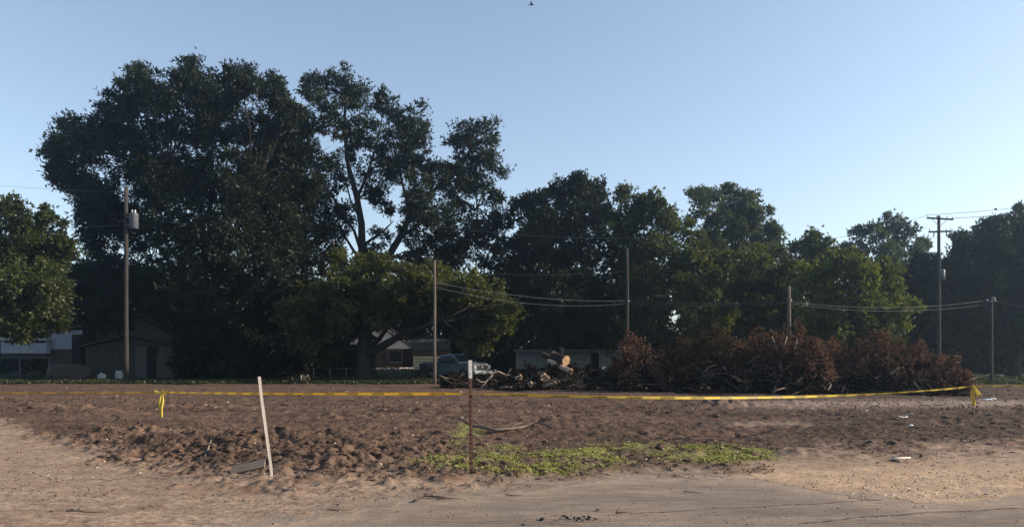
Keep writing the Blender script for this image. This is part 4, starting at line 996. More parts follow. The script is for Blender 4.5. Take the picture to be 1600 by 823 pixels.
# chain link fence in front of the house
cf = thing('chain_link_fence', 'chain link fence with pale posts on both sides of the thick tree trunk', 'fence', G(595, 58))
fy = 58.0; fb = cf.location.copy(); fx0, fx1 = X(490, fy) - fb.x, X(668, fy) - fb.x; fh = Z(575.5, fy) - fb.z
np_ = 8
for i in range(np_):
    xx = fx0 + (fx1 - fx0) * i / (np_ - 1); mb = MB(); g = gz1(xx + fb.x, fy) - fb.z
    mb.tube([(xx, 0, g - .1), (xx, 0, fh + .06)], .03, 7); mb.build('post', 'galvanized', cf, True)
mb = MB(); mb.tube([(fx0, 0, fh), (fx1, 0, fh)], .022, 6); mb.build('top_rail', 'galvanized', cf, True)
mb = MB(); st = .16; nn = int((fx1 - fx0 + fh) / st)
for i in range(nn):
    for s in (1, -1):
        x0_ = fx0 + i * st if s > 0 else fx0 + i * st - fh
        x1_ = x0_ - fh if s > 0 else x0_ + fh
        a = Vector((x0_, .01 * s, 0.02)); c = Vector((x1_, .01 * s, fh))
        lo, hi = max(fx0, min(x0_, x1_)), min(fx1, max(x0_, x1_))
        if hi - lo < .05: continue
        f = lambda xq: a.lerp(c, (xq - a.x) / (c.x - a.x))
        mb.tube([f(lo), f(hi)], .003, 3, False)
tag(mb.build('wire_mesh', 'galvanized', cf), kind='stuff')
# pale concrete drive
D2 = 70.0
mb = MB(); mb.add([(X(540, D2) - 3, 67.5, 0), (X(668, D2) + .6, 67.5, 0), (X(668, D2) + .6, 72.6, 0), (X(540, D2) - 3, 72.6, 0)], [(0, 1, 2, 3)])
xs_ = np.linspace(X(540, D2) - 3, X(668, D2) + .6, 40); ys_ = np.linspace(66.0, 73.0, 12)
Xg, Yg = np.meshgrid(xs_, ys_); Zg = gz(Xg.ravel(), Yg.ravel()) + .035
i = np.arange(11)[:, None] * 40 + np.arange(39)[None]
tag(idxmesh('driveway', np.stack([Xg.ravel(), Yg.ravel(), Zg], -1), np.stack([i, i + 1, i + 41, i + 40], -1).reshape(-1, 4), 'driveway_concrete'), kind='structure')
# brick house
D3 = 75.0
hb = Vector((X(590, D3), D3, gz1(X(590, D3), D3))); ho = thing('brick_house', 'brown brick house with a white gable behind the spreading tree trunk', 'house', hb)
hz = lambda py: Z(py, D3) - hb.z; hx = lambda px: X(px, D3) - hb.x
mb = MB(); mb.box(((hx(535) + hx(700)) / 2, 4, hz(545) / 2 - .2), (hx(700) - hx(535), 8, hz(545) + .4)); mb.build('wall', 'brick_brown', ho)
mb = MB(); mb.prism([(hx(535), hz(544.5)), (hx(645), hz(544.5)), (hx(590), hz(509))], -.05, .25); mb.build('gable', 'white_gable', ho)
for pa, ya, pb, yb in ((529, 548, 590, 508), (590, 508, 651, 548)):
    mb = MB(); mb.prism([(hx(pa), hz(ya)), (hx(pb), hz(yb)), (hx(pb), hz(yb) + .16), (hx(pa), hz(ya) + .16)], -.45, 8.3); mb.build('roof', 'dark_roof', ho)
mb = MB(); mb.add([(hx(640), -.4, hz(546)), (hx(704), -.4, hz(546)), (hx(700), 3.8, hz(524)), (hx(620), 3.8, hz(524)), (hx(640), -.4, hz(547) - .1), (hx(704), -.4, hz(547) - .1)], [(0, 1, 2, 3), (0, 4, 5, 1)]); mb.build('roof', 'grey_shingle', ho)
wn = slab('window', 'glass_dark', ho, (hx(618), -.03, hz(557)), (1.1, .05, 1.0))
slab('frame', 'pale_board', wn, (hx(618), -.045, hz(557) - .55), (1.3, .07, .08))
slab('door', 'dark_void', ho, (hx(637), -.03, hz(560)), (.9, .05, 1.9))
# yellow slatted side
yb_ = thing('slatted_trailer', 'trailer with pale yellow slatted sides standing behind the dark bin and the sunlit pole', 'trailer', G(668, 63.5))
D4 = 63.5; yl = lambda px: X(px, D4) - yb_.location.x; yz = lambda py: Z(py, D4) - yb_.location.z
for i in range(5):
    py = 558 + i * 4.4
    slab('slat', 'yellow_board', yb_, ((yl(646) + yl(692)) / 2, 0, yz(py)), (yl(692) - yl(646), .04, .185))
for px in (647, 669, 691): slab('stanchion', 'yellow_board', yb_, (yl(px), .05, yz(569)), (.07, .06, 1.35))
slab('deck', 'dark_siding', yb_, ((yl(646) + yl(692)) / 2, 1.0, yz(580)), (yl(692) - yl(646), 2.0, .12))
for px in (655, 684):
    mb = MB(); mb.tube([(yl(px), .15, .33), (yl(px), .4, .33)], .33, 14); mb.build('wheel', 'tyre_rubber', yb_, True)
bn = thing('trash_bin', 'dark upright wheeled bin standing before the yellow slatted trailer', 'bin', G(661, 57))
mb = MB(); mb.box((0, 0, .62), (.44, .5, 1.05), None, 1.18); mb.build('body', 'bin_black', bn)
mb = MB(); mb.box((0, -.02, 1.20), (.56, .64, .09), None, .9); mb.build('lid', 'bin_black', bn)
for s in (-1, 1):
    mb = MB(); mb.tube([(s * .26, .2, .13), (s * .19, .2, .13)], .13, 12); mb.build('wheel', 'tyre_rubber', bn, True)
mb = MB(); mb.tube([(-.2, .33, 1.1), (.2, .33, 1.1)], .02, 6); mb.build('handle', 'bin_black', bn, True)

# low long building behind the logs
D5 = 66.0
lb = Vector((X(893, D5), D5, gz1(X(893, D5), D5))); lo_ = thing('low_building', 'long low pale grey green building with a flat roof and dark doorway behind the logs', 'building', lb)
bx = lambda px: X(px, D5) - lb.x; bz = lambda py: Z(py, D5) - lb.z
H5 = bz(547)
for a, c in ((806, 848), (848, 923), (936, 956), (976, 1020)):
    slab('wall', 'pale_grey_siding', lo_, ((bx(a) + bx(c)) / 2, .1, H5 / 2), (bx(c) - bx(a) - .004, .2, H5))
slab('wall', 'pale_grey_siding', lo_, ((bx(956) + bx(976)) / 2, .1, bz(574) / 2), (bx(976) - bx(956), .2, bz(574)))
slab('wall', 'pale_grey_siding', lo_, ((bx(923) + bx(936)) / 2, .1, (bz(551) + H5) / 2), (bx(936) - bx(923), .2, H5 - bz(551)))
slab('wall', 'pale_grey_siding', lo_, ((bx(956) + bx(976)) / 2, .1, (bz(556) + H5) / 2), (bx(976) - bx(956), .2, H5 - bz(556)))
slab('interior', 'dark_siding', lo_, ((bx(806) + bx(1020)) / 2, 3.1, H5 / 2 - .02), (bx(1020) - bx(806) - .05, 5.4, H5 - .04))
slab('roof', 'dark_roof', lo_, ((bx(806) + bx(1020)) / 2, 2.6, H5 + .07), (bx(1020) - bx(806) + .5, 6.2, .12))
slab('fascia', 'pale_board', lo_, ((bx(806) + bx(1020)) / 2, -.52, H5 - .02), (bx(1020) - bx(806) + .4, .05, .16))
dr = slab('door', 'dark_void', lo_, ((bx(923) + bx(936)) / 2, .16, bz(551) / 2), (bx(936) - bx(923) - .06, .05, bz(551) - .06))  # near-black slab filling the doorway, coloured to stand for the dark inside
slab('door_frame', 'pale_board', dr, (bx(937), -.02, bz(551) / 2), (.10, .06, bz(551)))
wn = slab('window', 'glass_dark', lo_, ((bx(956) + bx(976)) / 2, .12, (bz(556) + bz(574)) / 2), (bx(976) - bx(956) - .05, .03, bz(556) - bz(574) - .05))
for f in (0, .5, 1): slab('frame', 'pale_board', wn, (bx(956) + f * (bx(976) - bx(956)), -.025, (bz(556) + bz(574)) / 2), (.05, .05, bz(556) - bz(574) + .05))
slab('pale_panel', 'blue_white_panel', lo_, ((bx(815) + bx(847)) / 2, -.025, bz(556)), (bx(847) - bx(815), .05, .45))
for i in range(12): slab('batten', 'pale_board', lo_, (bx(852 + i * 6.1), -.015, H5 / 2), (.04, .03, H5 - .1))

# ------------------------------------------------------------------ pickup truck
def truck():
    D = 57.5
    t = thing('pickup_truck', 'silver blue crew cab pickup truck with a dark grille parked behind the sticks', 'truck', G(712, D), -R(42))
    def loft(name, st, m, parent, nclose=True):
        mb = MB(); rings = []
        for x, zb, zt, hw, tw in st:   # tw: half width at top
            r_ = [(x, -hw * .94, zb), (x, -hw, zb + (zt - zb) * .22), (x, -hw * 1.0, zb + (zt - zb) * .62), (x, -(hw * .25 + tw * .75), zt - (zt - zb) * .08), (x, -tw * .92, zt),
                  (x, tw * .92, zt), (x, (hw * .25 + tw * .75), zt - (zt - zb) * .08), (x, hw, zb + (zt - zb) * .62), (x, hw, zb + (zt - zb) * .22), (x, hw * .94, zb)]
            rings.append(r_)
        vs = [v for r_ in rings for v in r_]; k = 10; fs = []
        for i in range(len(rings) - 1):
            for j in range(k): fs.append((i * k + j, (i + 1) * k + j, (i + 1) * k + (j + 1) % k, i * k + (j + 1) % k))
        fs.append(tuple(range(k))); fs.append(tuple(range(len(rings) * k - 1, (len(rings) - 1) * k - 1, -1)))
        mb.add(vs, fs); return mb.build(name, m, parent)
    body = loft('body', [(-2.95, .62, 1.28, .93, .90), (-2.85, .5, 1.34, .98, .95), (-1.0, .45, 1.34, 1.0, .97), (-.95, .42, 1.30, 1.0, .96), (1.0, .42, 1.30, 1.0, .95), (1.25, .45, 1.30, 1.0, .93), (2.2, .5, 1.26, 1.0, .92), (2.65, .52, 1.20, .97, .88), (2.85, .56, 1.12, .90, .82)], 'truck_paint', t)
    cab = loft('cab', [(-1.02, 1.29, 1.78, .93, .74), (-.8, 1.29, 1.90, .94, .76), (.1, 1.29, 1.95, .95, .78), (.55, 1.29, 1.90, .95, .77), (1.28, 1.28, 1.36, .94, .88)], 'truck_paint', t)
    # open bed: its dark hollow put in as a dark sheet
    slab('bed_dark_top', 'truck_dark', t, (-1.98, 0, 1.345), (1.75, 1.62, .02))
    slab('tailgate', 'truck_paint', t, (-2.97, 0, 1.0), (.06, 1.7, .56))
    # windows as leaning panes, 4 mm proud of the cab
    def pane(name, q):
        mb = MB(); mb.add(q + [(x - (0), y * .97, z) for x, y, z in q], [(0, 1, 2, 3), (7, 6, 5, 4), (0, 4, 5, 1), (1, 5, 6, 2), (2, 6, 7, 3), (3, 7, 4, 0)]); return mb.build(name, 'glass_dark', t)
    for s in (-1, 1):
        for x0, x1 in ((-.72, -.02), (.08, .72)):
            xt0, xt1 = x0 + .04, min(x1, .52)
            pane('side_window', [(x0, s * .965, 1.34), (x1 if x1 < .5 else .95, s * .965, 1.34), (xt1, s * .83, 1.84), (xt0, s * .83, 1.84)])
    mb = MB(); mb.add([(1.30, -.84, 1.375), (1.30, .84, 1.375), (.60, .70, 1.895), (.60, -.70, 1.895), (1.27, -.84, 1.36), (1.27, .84, 1.36), (.57, .70, 1.88), (.57, -.70, 1.88)], [(0, 1, 2, 3), (7, 6, 5, 4), (0, 4, 5, 1), (1, 5, 6, 2), (2, 6, 7, 3), (3, 7, 4, 0)]); mb.build('windshield', 'glass_dark', t)
    mb = MB(); mb.box((2.02, 0, 1.285), (1.35, 1.5, .05), None, .93); mb.build('hood', 'truck_paint', t)
    gr = slab('grille', 'truck_dark', t, (2.83, 0, .93), (.10, 1.12, .42))
    slab('grille_surround', 'chrome', t, (2.825, 0, 1.165), (.11, 1.26, .05))
    slab('crossbar', 'truck_dark', gr, (2.89, 0, .95), (.03, 1.1, .05)); slab('crossbar', 'truck_dark', gr, (2.892, 0, .93), (.03, .05, .42))
    mb = MB(); em = [(-.045, .06), (-.075, .0), (-.04, -.08), (0, -.12), (.04, -.08), (.075, 0), (.045, .06), (0, .04)]
    mb.add([(2.915, y, .99 + z) for y, z in em] + [(2.895, y, .99 + z) for y, z in em], [tuple(range(8)), tuple(range(15, 7, -1))] + [(i, i + 8, (i + 1) % 8 + 8, (i + 1) % 8) for i in range(8)]); mb.build('emblem', 'chrome', gr)
    for i in range(5): slab('bar', 'truck_dark', gr, (2.885, 0, .76 + i * .085), (.02, 1.1, .02))
    bp = slab('bumper', 'chrome', t, (2.92, 0, .60), (.22, 1.9, .24)); slab('bumper', 'chrome', t, (-3.03, 0, .58), (.16, 1.8, .2))
    slab('licence_plate', 'white_paint', bp, (3.04, .0, .62), (.02, .32, .15))
    for s in (-1, 1):
        mb = MB(); mb.box((2.80, s * .74, 1.0), (.14, .30, .24), None, .92); mb.build('headlight', 'lamp_glass', t)
        slab('turn_signal', 'rust', t, (2.79, s * .78, .80), (.12, .2, .1))
        mm = slab('mirror', 'truck_dark', t, (1.0, s * 1.14, 1.45), (.12, .2, .28)); slab('mirror_arm', 'truck_dark', mm, (1.0, s * 1.0, 1.38), (.06, .16, .05))
        for x in (-1.85, 1.85):
            mb = MB(); mb.tube([(x, s * .70, .40), (x, s * .74, .40), (x, s * .98, .40), (x, s * 1.01, .40)], [.36, .40, .40, .36], 22); wh = mb.build('wheel', 'tyre_rubber', t, True)
            mb = MB(); mb.tube([(x, s * .98, .40), (x, s * 1.02, .40), (x, s * 1.025, .40)], [.25, .24, .08], 16); mb.build('rim', 'chrome', wh, True)
            # dark arch
            mb = MB(); N = 12; ring = [(x + math.cos(math.pi * i / N) * .50, .40 + math.sin(math.pi * i / N) * .50) for i in range(N + 1)]; rin = [(x + math.cos(math.pi * i / N) * .43, .40 + math.sin(math.pi * i / N) * .43) for i in range(N + 1)]
            mb.add([(a, s * 1.006, c) for a, c in ring] + [(a, s * 1.006, c) for a, c in rin] + [(a, s * .97, c) for a, c in rin], [(i, i + 1, N + 2 + i, N + 1 + i) for i in range(N)] + [(N + 1 + i, N + 2 + i, 2 * N + 3 + i, 2 * N + 2 + i) for i in range(N)])
            mb.build('wheel_arch', 'truck_dark', t)
        for x0 in (-.95, .03, 1.0):
            slab('door_seam', 'truck_dark', t, (x0, s * .998, .92), (.018, .012, .66))
        for x0 in (-.1, .9 - .02): slab('door_handle', 'chrome', t, (x0 - .1, s * 1.01, 1.14), (.16, .03, .04))
    for i in range(5):
        mb = MB(); mb.box((.62, (i - 2) * .28, 1.945), (.14, .1, .05), None, .6); mb.build('roof_lamp', 'lamp_glass', t)
truck()

# ------------------------------------------------------------------ stakes, post, tape
stk = thing('wooden_stake', 'leaning pale wooden stake in the soil beside a grey board', 'stake', on_ground(425, 741))
b = stk.location.copy(); dS = b.y
pth = [Vector((0.003, 0, -.15))] + [P(a, c, dS) - b for a, c in ((423.5, 730), (418, 690), (412.5, 650), (408, 615), (405, 588))]
mb = MB(); rr = .0185
vs, n_ = [], len(pth)
for p in pth:
    for sx_, sy_ in ((-1, -1), (1, -1), (1, 1), (-1, 1)):
        c, s = math.cos(.35), math.sin(.35); vs.append(p + Vector((sx_ * rr * c - sy_ * rr * .8 * s, sx_ * rr * s + sy_ * rr * .8 * c, 0)))
mb.add(vs, [(i * 4 + j, i * 4 + (j + 1) % 4, i * 4 + 4 + (j + 1) % 4, i * 4 + 4 + j) for i in range(n_ - 1) for j in range(4)] + [(3, 2, 1, 0), tuple(range(4 * n_ - 4, 4 * n_))])
mb.build('shaft', 'stake_wood', stk)
bd = on_ground(388, 741)
bo = thing('grey_board', 'short grey board half buried in the soil at the foot of the leaning stake', 'board', bd, R(4))
mb = MB(); mb.box((0, 0, .06), (.46, .17, .035), Matrix.Rotation(-.22, 3, 'Y') @ Matrix.Rotation(.55, 3, 'X')); mb.build('plank', 'grey_plank', bo)

po = thing('metal_post', 'rusty steel fence post with a white painted top standing in the green weeds', 'post', on_ground(736.5, 736))
b = po.location.copy(); H = Z(562.5, b.y) - b.z; lean = Vector((X(734.5, b.y) - b.x, 0, H)); 
def tsec(z0, z1, m, name, grow=0.0):
    mb = MB(); sec = [(-.024 - grow, -.004 - grow), (.024 + grow, -.004 - grow), (.024 + grow, .004), (.004 + grow, .004), (.004 + grow, .036 + grow), (-.004 - grow, .036 + grow), (-.004 - grow, .004), (-.024 - grow, .004)]
    c0, c1 = lean * (z0 / H), lean * (z1 / H); a = .5
    f = lambda c, q: (c.x + q[0] * math.cos(a) - q[1] * math.sin(a), c.y + q[0] * math.sin(a) + q[1] * math.cos(a), c.z)
    mb.add([f(c0, q) for q in sec] + [f(c1, q) for q in sec], [(i, (i + 1) % 8, 8 + (i + 1) % 8, 8 + i) for i in range(8)] + [tuple(range(7, -1, -1)), tuple(range(8, 16))])
    return mb.build(name, m, po)
zt = Z(591, b.y) - b.z
tsec(-.2, zt, 'rust', 'shaft'); tsec(zt, H, 'white_paint', 'painted_top', .003)
for i in range(20):
    z = .12 + i * .055 * H / 1.3
    if z > H - .05: break
    c = lean * (z / H); mb = MB(); mb.box((c.x + .004, c.y - .008, c.z), (.014, .014, .018), Matrix.Rotation(.5, 3, 'Z')); mb.build('stud', 'rust' if z < zt else 'white_paint', po)

def rod(label, px, d, hh):
    b = G(px, d); t = thing('metal_stake', label, 'stake', b, 0, 'thin rods holding the tape'); mb = MB()
    mb.tube([(0, 0, -.2), (.005, 0, hh * .5), (.0, 0, hh)], .010, 7); mb.build('shaft', 'rust', t, True)
    mb = MB(); mb.tube([(0, 0, hh - .012), (0, 0, hh), (0, 0, hh + .012)], [.011, .015, .010], 7); mb.build('cap', 'rust', t, True); return t
rod('thin rusty rod holding the left yellow ribbon', 253, 20, Z(608, 20) - gz1(X(253, 20), 20))
rod('thin rusty rod holding the right yellow ribbon', 1520, 20, Z(597, 20) - gz1(X(1520, 20), 20))

K = [Vector((-21, 20.8, .74)), P(253, 612.5, 20), P(735, 614.5, b.y - .06), P(1519, 603.5, 20), Vector((24, 24.5, 1.02))]
SAG = [.05, .02, .16, .05]
TP = []; 
for i in range(4):
    L = (K[i + 1] - K[i]).length; nn = int(L / .045)
    for j in range(nn + (1 if i == 3 else 0)):
        q = j / nn; p = K[i].lerp(K[i + 1], q); p.z -= 4 * SAG[i] * q * (1 - q); TP.append(p)
prt = random.Random(5)
def tilt(i):
    s = i * .045
    nr = min((TP[i] - k_).length for k_ in K[1:4])
    return .35 + .75 * math.sin(s * .55) * math.cos(s * .17 + 1) + (.7 * math.exp(-(nr / .5) ** 2))
def tframe(i):
    a, c = TP[max(0, i - 1)], TP[min(len(TP) - 1, i + 1)]; tg = (c - a).normalized()
    nb = Vector((tg.y, -tg.x, 0)).normalized()      # towards the road
    if nb.y > 0: nb = -nb
    u0 = nb.cross(tg)
    if u0.z < 0: u0 = -u0
    al = tilt(i)
    up = u0 * math.cos(al) + nb * math.sin(al); nrm = nb * math.cos(al) - u0 * math.sin(al)
    return up.normalized(), nrm.normalized()
TWD = .023
tape = thing('caution_tape', 'long yellow caution tape stretched across the lot between the rods and the rusty post', 'caution tape', K[2])
mb = MB(); vs = []
for i, p in enumerate(TP):
    up, nm = tframe(i); q = p - K[2]
    vs += [q + up * TWD + nm * .0007, q - up * TWD + nm * .0007, q - up * TWD - nm * .0007, q + up * TWD - nm * .0007]
mb.add(vs, [(i * 4 + j, i * 4 + (j + 1) % 4, i * 4 + 4 + (j + 1) % 4, i * 4 + 4 + j) for i in range(len(TP) - 1) for j in range(4)] + [(0, 1, 2, 3), (4 * len(TP) - 1, 4 * len(TP) - 2, 4 * len(TP) - 3, 4 * len(TP) - 4)])
mb.build('ribbon', 'tape_yellow', tape)
# printed words along the tape
fc = bpy.data.curves.new('word', 'FONT'); fc.body = 'CAUTION'; fc.size = 1.0; fc.offset = 0.035; fc.resolution_u = 2; fc.align_x = 'CENTER'; fc.align_y = 'CENTER'
fo = bpy.data.objects.new('word', fc); COL.objects.link(fo)
bpy.context.view_layer.update()
wm = bpy.data.meshes.new_from_object(fo.evaluated_get(bpy.context.evaluated_depsgraph_get()))
WV = np.array([v.co[:] for v in wm.vertices]); WF = [list(p.vertices) for p in wm.polygons]
bpy.data.objects.remove(fo); bpy.data.curves.remove(fc); bpy.data.meshes.remove(wm)
WV = WV - (WV.max(0) + WV.min(0)) / 2; WW = WV[:, 0].max() * 2; WH = WV[:, 1].max() * 2
def lay_word(mb, s0, length):
    vs = []
    for v in WV:
        s = s0 + (v[0] / WW + .5) * length; fi = s / .045; i = int(fi); fr = fi - i
        if i < 0 or i >= len(TP) - 1: return
        up, nm = tframe(i); up2, nm2 = tframe(i + 1)
        p = TP[i].lerp(TP[i + 1], fr) - K[2]; uu = up.lerp(up2, fr); nn_ = nm.lerp(nm2, fr)
        vs.append(p + uu * (v[1] / WH * .038) + nn_ * .0025)
    mb.add(vs, WF)
s = 3.0
while s < len(TP) * .045 - 2:
    mb = MB(); lay_word(mb, s, .36)
    if mb.v: mb.build('lettering', 'tape_black', tape)
    s += .80

def tail(label, top, length, wd, seed, flare=0.0, dirx=0.0):
    t = thing('yellow_ribbon', label, 'ribbon', top, 0, 'knotted tape ends hanging from the rods')
    pr = random.Random(seed); rows = []
    for i in range(15):
        q = i / 14; z = -length * q
        wv = wd * (.35 + .65 * min(1, q * 2.2)) * (1 - .35 * q + .25 * math.sin(q * 5 + seed))
        ph = .5 * math.sin(q * 4 + seed); cx = dirx * q + .012 * math.sin(q * 7 + seed)
        row = []
        for j in range(6):
            u = j / 5 - .5
            row.append((cx + u * wv * 2 * math.cos(ph), u * wv * 2 * math.sin(ph) + .022 * math.sin(u * 11 + q * 3) - .02, z))
        rows.append(row)
    mb = MB(); mb.add([v for r_ in rows for v in r_], [(i * 6 + j, i * 6 + j + 1, i * 6 + 7 + j, i * 6 + 6 + j) for i in range(14) for j in range(5)])
    o = mb.build('tail', 'tape_yellow', t, True); sm = o.modifiers.new('thickness', 'SOLIDIFY'); sm.thickness = .002
    return t
KL = K[1] + Vector((0, -.03, .0)); KR = K[3] + Vector((0, -.03, .0))
t = tail('yellow ribbon hanging from the tape left of the leaning wooden stake', KL, .74, .085, 1)
mb = MB()
for a_ in (0.2, 2.7, -.5, 3.6, 1.2): mb.add([(0, -.01, 0), (math.cos(a_) * .17, -.03, math.sin(a_) * .07 + .03), (math.cos(a_) * .20, -.05, math.sin(a_) * .09), (math.cos(a_) * .06, -.02, math.sin(a_) * .02 - .03)], [(0, 1, 2, 3)])
mb.build('knot', 'tape_yellow', t)
t = tail('yellow ribbon with a folded second end hanging from the tape at the right', KR, .50, .075, 2)
rows = [[(.02 + q * .13 + u * (.02 + .05 * q), -.04 + .02 * math.sin(u * 3), -.03 - q * .19 - abs(u) * .03 * q + u * .03) for u in (-1, -.3, .3, 1)] for q in (0, .25, .5, .75, 1)]
mb = MB(); mb.add([v for r_ in rows for v in r_], [(i * 4 + j, i * 4 + j + 1, i * 4 + 5 + j, i * 4 + 4 + j) for i in range(4) for j in range(3)]); o = mb.build('tail', 'tape_yellow', t, True); sm = o.modifiers.new('thickness', 'SOLIDIFY'); sm.thickness = .002
mb = MB(); mb.tube([(-.03, 0, .01), (0, -.02, .03), (.03, 0, .0), (.0, .01, -.02)], [.015, .022, .02, .012], 7); mb.build('knot', 'tape_yellow', t, True)

# second tape tied round the far right pole
def tape2(label, a, b_, sag):
    mb = MB(); vs = []; a, b_ = Vector(a), Vector(b_)
    for i in range(41):
        q = i / 40; p = a.lerp(b_, q); p.z -= 4 * sag * q * (1 - q); p = p - a; al = .7 * math.sin(q * 9)
        vs += [p + Vector((0, -math.sin(al), math.cos(al))) * .02, p - Vector((0, -math.sin(al), math.cos(al))) * .02]
    mb.add(vs, [(i * 2, i * 2 + 1, i * 2 + 3, i * 2 + 2) for i in range(40)]); o = mb.build('caution_tape', 'faded_tape'); o.location = a
    sm = o.modifiers.new('thickness', 'SOLIDIFY'); sm.thickness = .002
    return tag(o, label, 'caution tape')
tape2('faint far strip of tape sagging from the brush row to the right pole', P(1440, 604, 45), P(1547, 584, 46.8), .12)
tape2('faint far strip of tape running down from the right pole towards the frame edge', P(1551, 584, 46.8), P(1680, 610, 30), .12)

# ------------------------------------------------------------------ things lying on the ground
def stick(label, pts_, r_, m='brown_branch', name='stick', lift=.01, fork=None, group=None, cat='stick'):
    pp = [on_ground(a, c) + Vector((0, 0, r_ * .7 + lift)) for a, c in pts_]
    for p in pp: p.z = max(p.z, r_ + .004)
    t = thing(name, label, cat, pp[0], 0, group)
    mb = MB(); k = len(pp); mb.tube([p - pp[0] for p in pp], [r_ * (1 - .45 * i / k) for i in range(k)], 7, True, .2, random.Random(k)); mb.build('stem', m, t, True)
    for i, v in (fork or []):
        q = pp[i] - pp[0]; mb = MB(); mb.tube([q, q + Vector(v) * .5 + Vector((0, 0, .03)), q + Vector(v)], [r_ * .6, r_ * .45, r_ * .2], 6); mb.build('side_twig', m, t, True)
    return t
stick('long dark fallen branch lying in the soil right of the rusty post', [(738, 672), (755, 674), (775, 677), (795, 678), (815, 674), (840, 671), (862, 671)], .036, 'brown_branch', 'fallen_branch', .05,
      [(0, (-.35, .3, .16)), (0, (-.62, .55, .18)), (1, (-.25, .2, .12)), (3, (.3, .3, .1)), (5, (.35, -.2, .1))], None, 'branch')
g = 'twigs lying on the dusty road'
stick('straight twig on the road below the rusty post', [(682, 777), (700, 777.5), (722, 779)], .008, 'brown_branch', 'twig', .0, None, g, 'twig')
stick('dark ragged strip of bark on the road left of the straight twig', [(648, 784), (662, 783), (680, 784.5), (700, 785)], .016, 'brown_branch', 'bark_strip', .0, [(1, (.1, .08, .03)), (2, (-.12, -.05, .02))], g, 'bark')
stick('short twig on the road under the middle of the green weeds', [(790, 773), (804, 774), (818, 775)], .007, 'brown_branch', 'twig', .0, None, g, 'twig')
stick('short pale stick near the crack in the road at the bottom middle', [(962, 810), (976, 808.5), (992, 808)], .009, 'brown_branch', 'twig', .0, [(0, (.02, -.06, .01))], g, 'twig')
stick('broken twig by the right road crack', [(1068, 775), (1082, 776), (1098, 777)], .007, 'brown_branch', 'twig', .0, None, g, 'twig')
stick('longest dark twig in the pale dirt at the lower left', [(104, 798), (118, 798), (134, 800), (164, 799.5)], .009, 'brown_branch', 'twig', .0, [(1, (.1, .06, .02))], g, 'twig')
stick('thin twig in the pale dirt below the grey board', [(512, 796), (525, 797), (545, 797)], .007, 'brown_branch', 'twig', .0, None, g, 'twig')
stick('pale bark strip lying at the soil edge below the leaning stake', [(432, 764), (445, 765), (461, 764.5)], .014, 'grey_branch', 'bark_strip', .0, None, g, 'bark')
stick('pale broken stick at the edge of the dark soil on the right', [(1392, 719), (1405, 718), (1422, 716.5)], .022, 'stake_wood', 'stick', .01, None, None, 'stick')
stick('thin bleached stick in the dark soil at the far right', [(1404, 654), (1412, 652), (1418, 648)], .02, 'stake_wood', 'stick', .03, [(1, (.25, 0, .12))], None, 'stick')
stick('dark stick lying on the packed track near the right ribbon', [(1436, 633), (1448, 634.5), (1462, 634)], .03, 'brown_branch', 'stick', .01, None, None, 'stick')
stick('tiny pale root sticking up in the soil left of the stake', [(318, 712), (322, 706), (330, 703)], .016, 'grey_branch', 'stick', .02, None, None, 'stick')
# dark mud crumbs row on the asphalt
prm = random.Random(17)
q = np.array([[px_, py_] for px_, py_ in [(875, 811), (882, 806), (890, 812), (897, 809), (905, 810), (912, 807), (921, 808), (930, 811), (848, 811), (934, 797), (818, 820), (868, 813), (918, 812), (900, 813), (886, 809), (910, 813)]])
dd = EYE * F / (q[:, 1] - HOR); xx = (q[:, 0] - CX) / F * dd
scatter_lumps('mud_crumbs', np.stack([xx, dd, np.full(len(dd), .008)], -1), rng.uniform(.012, .026, len(dd)), 'bark', rng, .5)
lump('litter', 'crumpled white litter on the dirt right of the right yellow ribbon', 'litter', 1543, 28, (.35, .25, .12), 'litter_white', 8)
lump('litter', 'small white scrap on the dirt nearest the right frame edge', 'litter', 1552, 28.2, (.22, .2, .10), 'litter_white', 9)
lump('litter', 'white scrap lying in the dark soil right of the green weeds', 'litter', 1424, on_ground(1424, 666).y, (.14, .10, .06), 'litter_white', 10)
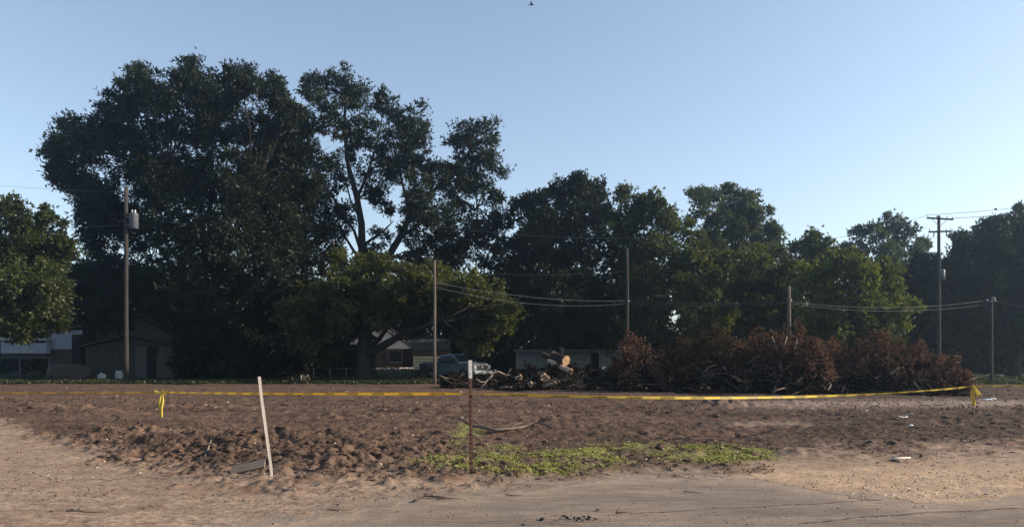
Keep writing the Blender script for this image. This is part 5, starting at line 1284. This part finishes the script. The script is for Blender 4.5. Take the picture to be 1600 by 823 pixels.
# root clump on the far edge of the soil
t = thing('root_clump', 'small uprooted root clump with pale root ends on the far edge of the soil', 'root clump', on_ground(471, 600))
mb = MB(); mb.tube([(0, 0, -.05), (.02, 0, .35), (.0, 0, .62)], [.30, .28, .12], 9, True, .3); mb.build('stump', 'bark', t, True)
for i in range(9):
    a_ = i * .7; mb = MB(); mb.tube([(math.cos(a_) * .18, math.sin(a_) * .18, .35), (math.cos(a_) * .45, math.sin(a_) * .4, .3 + .3 * math.sin(i * 2.1)), (math.cos(a_) * .6, math.sin(a_) * .5, .05 + .2 * (i % 3))], [.06, .04, .015], 6); mb.build('root', 'grey_branch' if i % 2 else 'bark', t, True)
# bird
bb = P(830.5, 8, 52); t = thing('bird', 'tiny dark bird high in the sky above the middle of the picture', 'bird', bb)
mb = MB(); mb.tube([(-.16, 0, 0), (-.08, 0, .0), (.02, 0, .01), (.11, 0, .02), (.17, 0, .03)], [.01, .045, .06, .04, .01], 8); mb.build('body', 'bird_black', t, True)
for s in (-1, 1):
    mb = MB(); mb.add([(.06, 0, .02), (-.05, 0, .02), (-.10, s * .28, .10), (.0, s * .25, .09), (.06, 0, .035), (-.05, 0, .035), (-.10, s * .28, .11), (.0, s * .25, .105)], [(0, 1, 2, 3), (7, 6, 5, 4), (0, 4, 5, 1), (1, 5, 6, 2), (2, 6, 7, 3), (3, 7, 4, 0)]); mb.build('wing', 'bird_black', t)
mb = MB(); mb.add([(-.14, -.02, 0), (-.14, .02, 0), (-.27, .05, 0), (-.27, -.05, 0), (-.14, -.02, .01), (-.14, .02, .01), (-.27, .05, .006), (-.27, -.05, .006)], [(0, 1, 2, 3), (7, 6, 5, 4), (0, 4, 5, 1), (1, 5, 6, 2), (2, 6, 7, 3), (3, 7, 4, 0)]); mb.build('tail', 'bird_black', t)
print('leaf tris', NTRI[0])

# ------------------------------------------------------------------ haze
HZ = 0.0008
if HZ > 0:
    mb = MB(); mb.box((0, 0, 14.0), (6200, 6200, 30.4)); hzo = mb.build('haze')
    m = bpy.data.materials.new('haze'); m.use_nodes = True; t = m.node_tree; t.nodes.clear()
    out = t.nodes.new('ShaderNodeOutputMaterial'); pv = t.nodes.new('ShaderNodeVolumePrincipled')
    pv.inputs['Color'].default_value = (0.58, 0.78, 1.0, 1); pv.inputs['Density'].default_value = HZ; pv.inputs['Anisotropy'].default_value = 0.76
    t.links.new(pv.outputs[0], out.inputs['Volume']); hzo.data.materials.append(m); tag(hzo, kind='stuff')
    SC.cycles.volume_bounces = 0
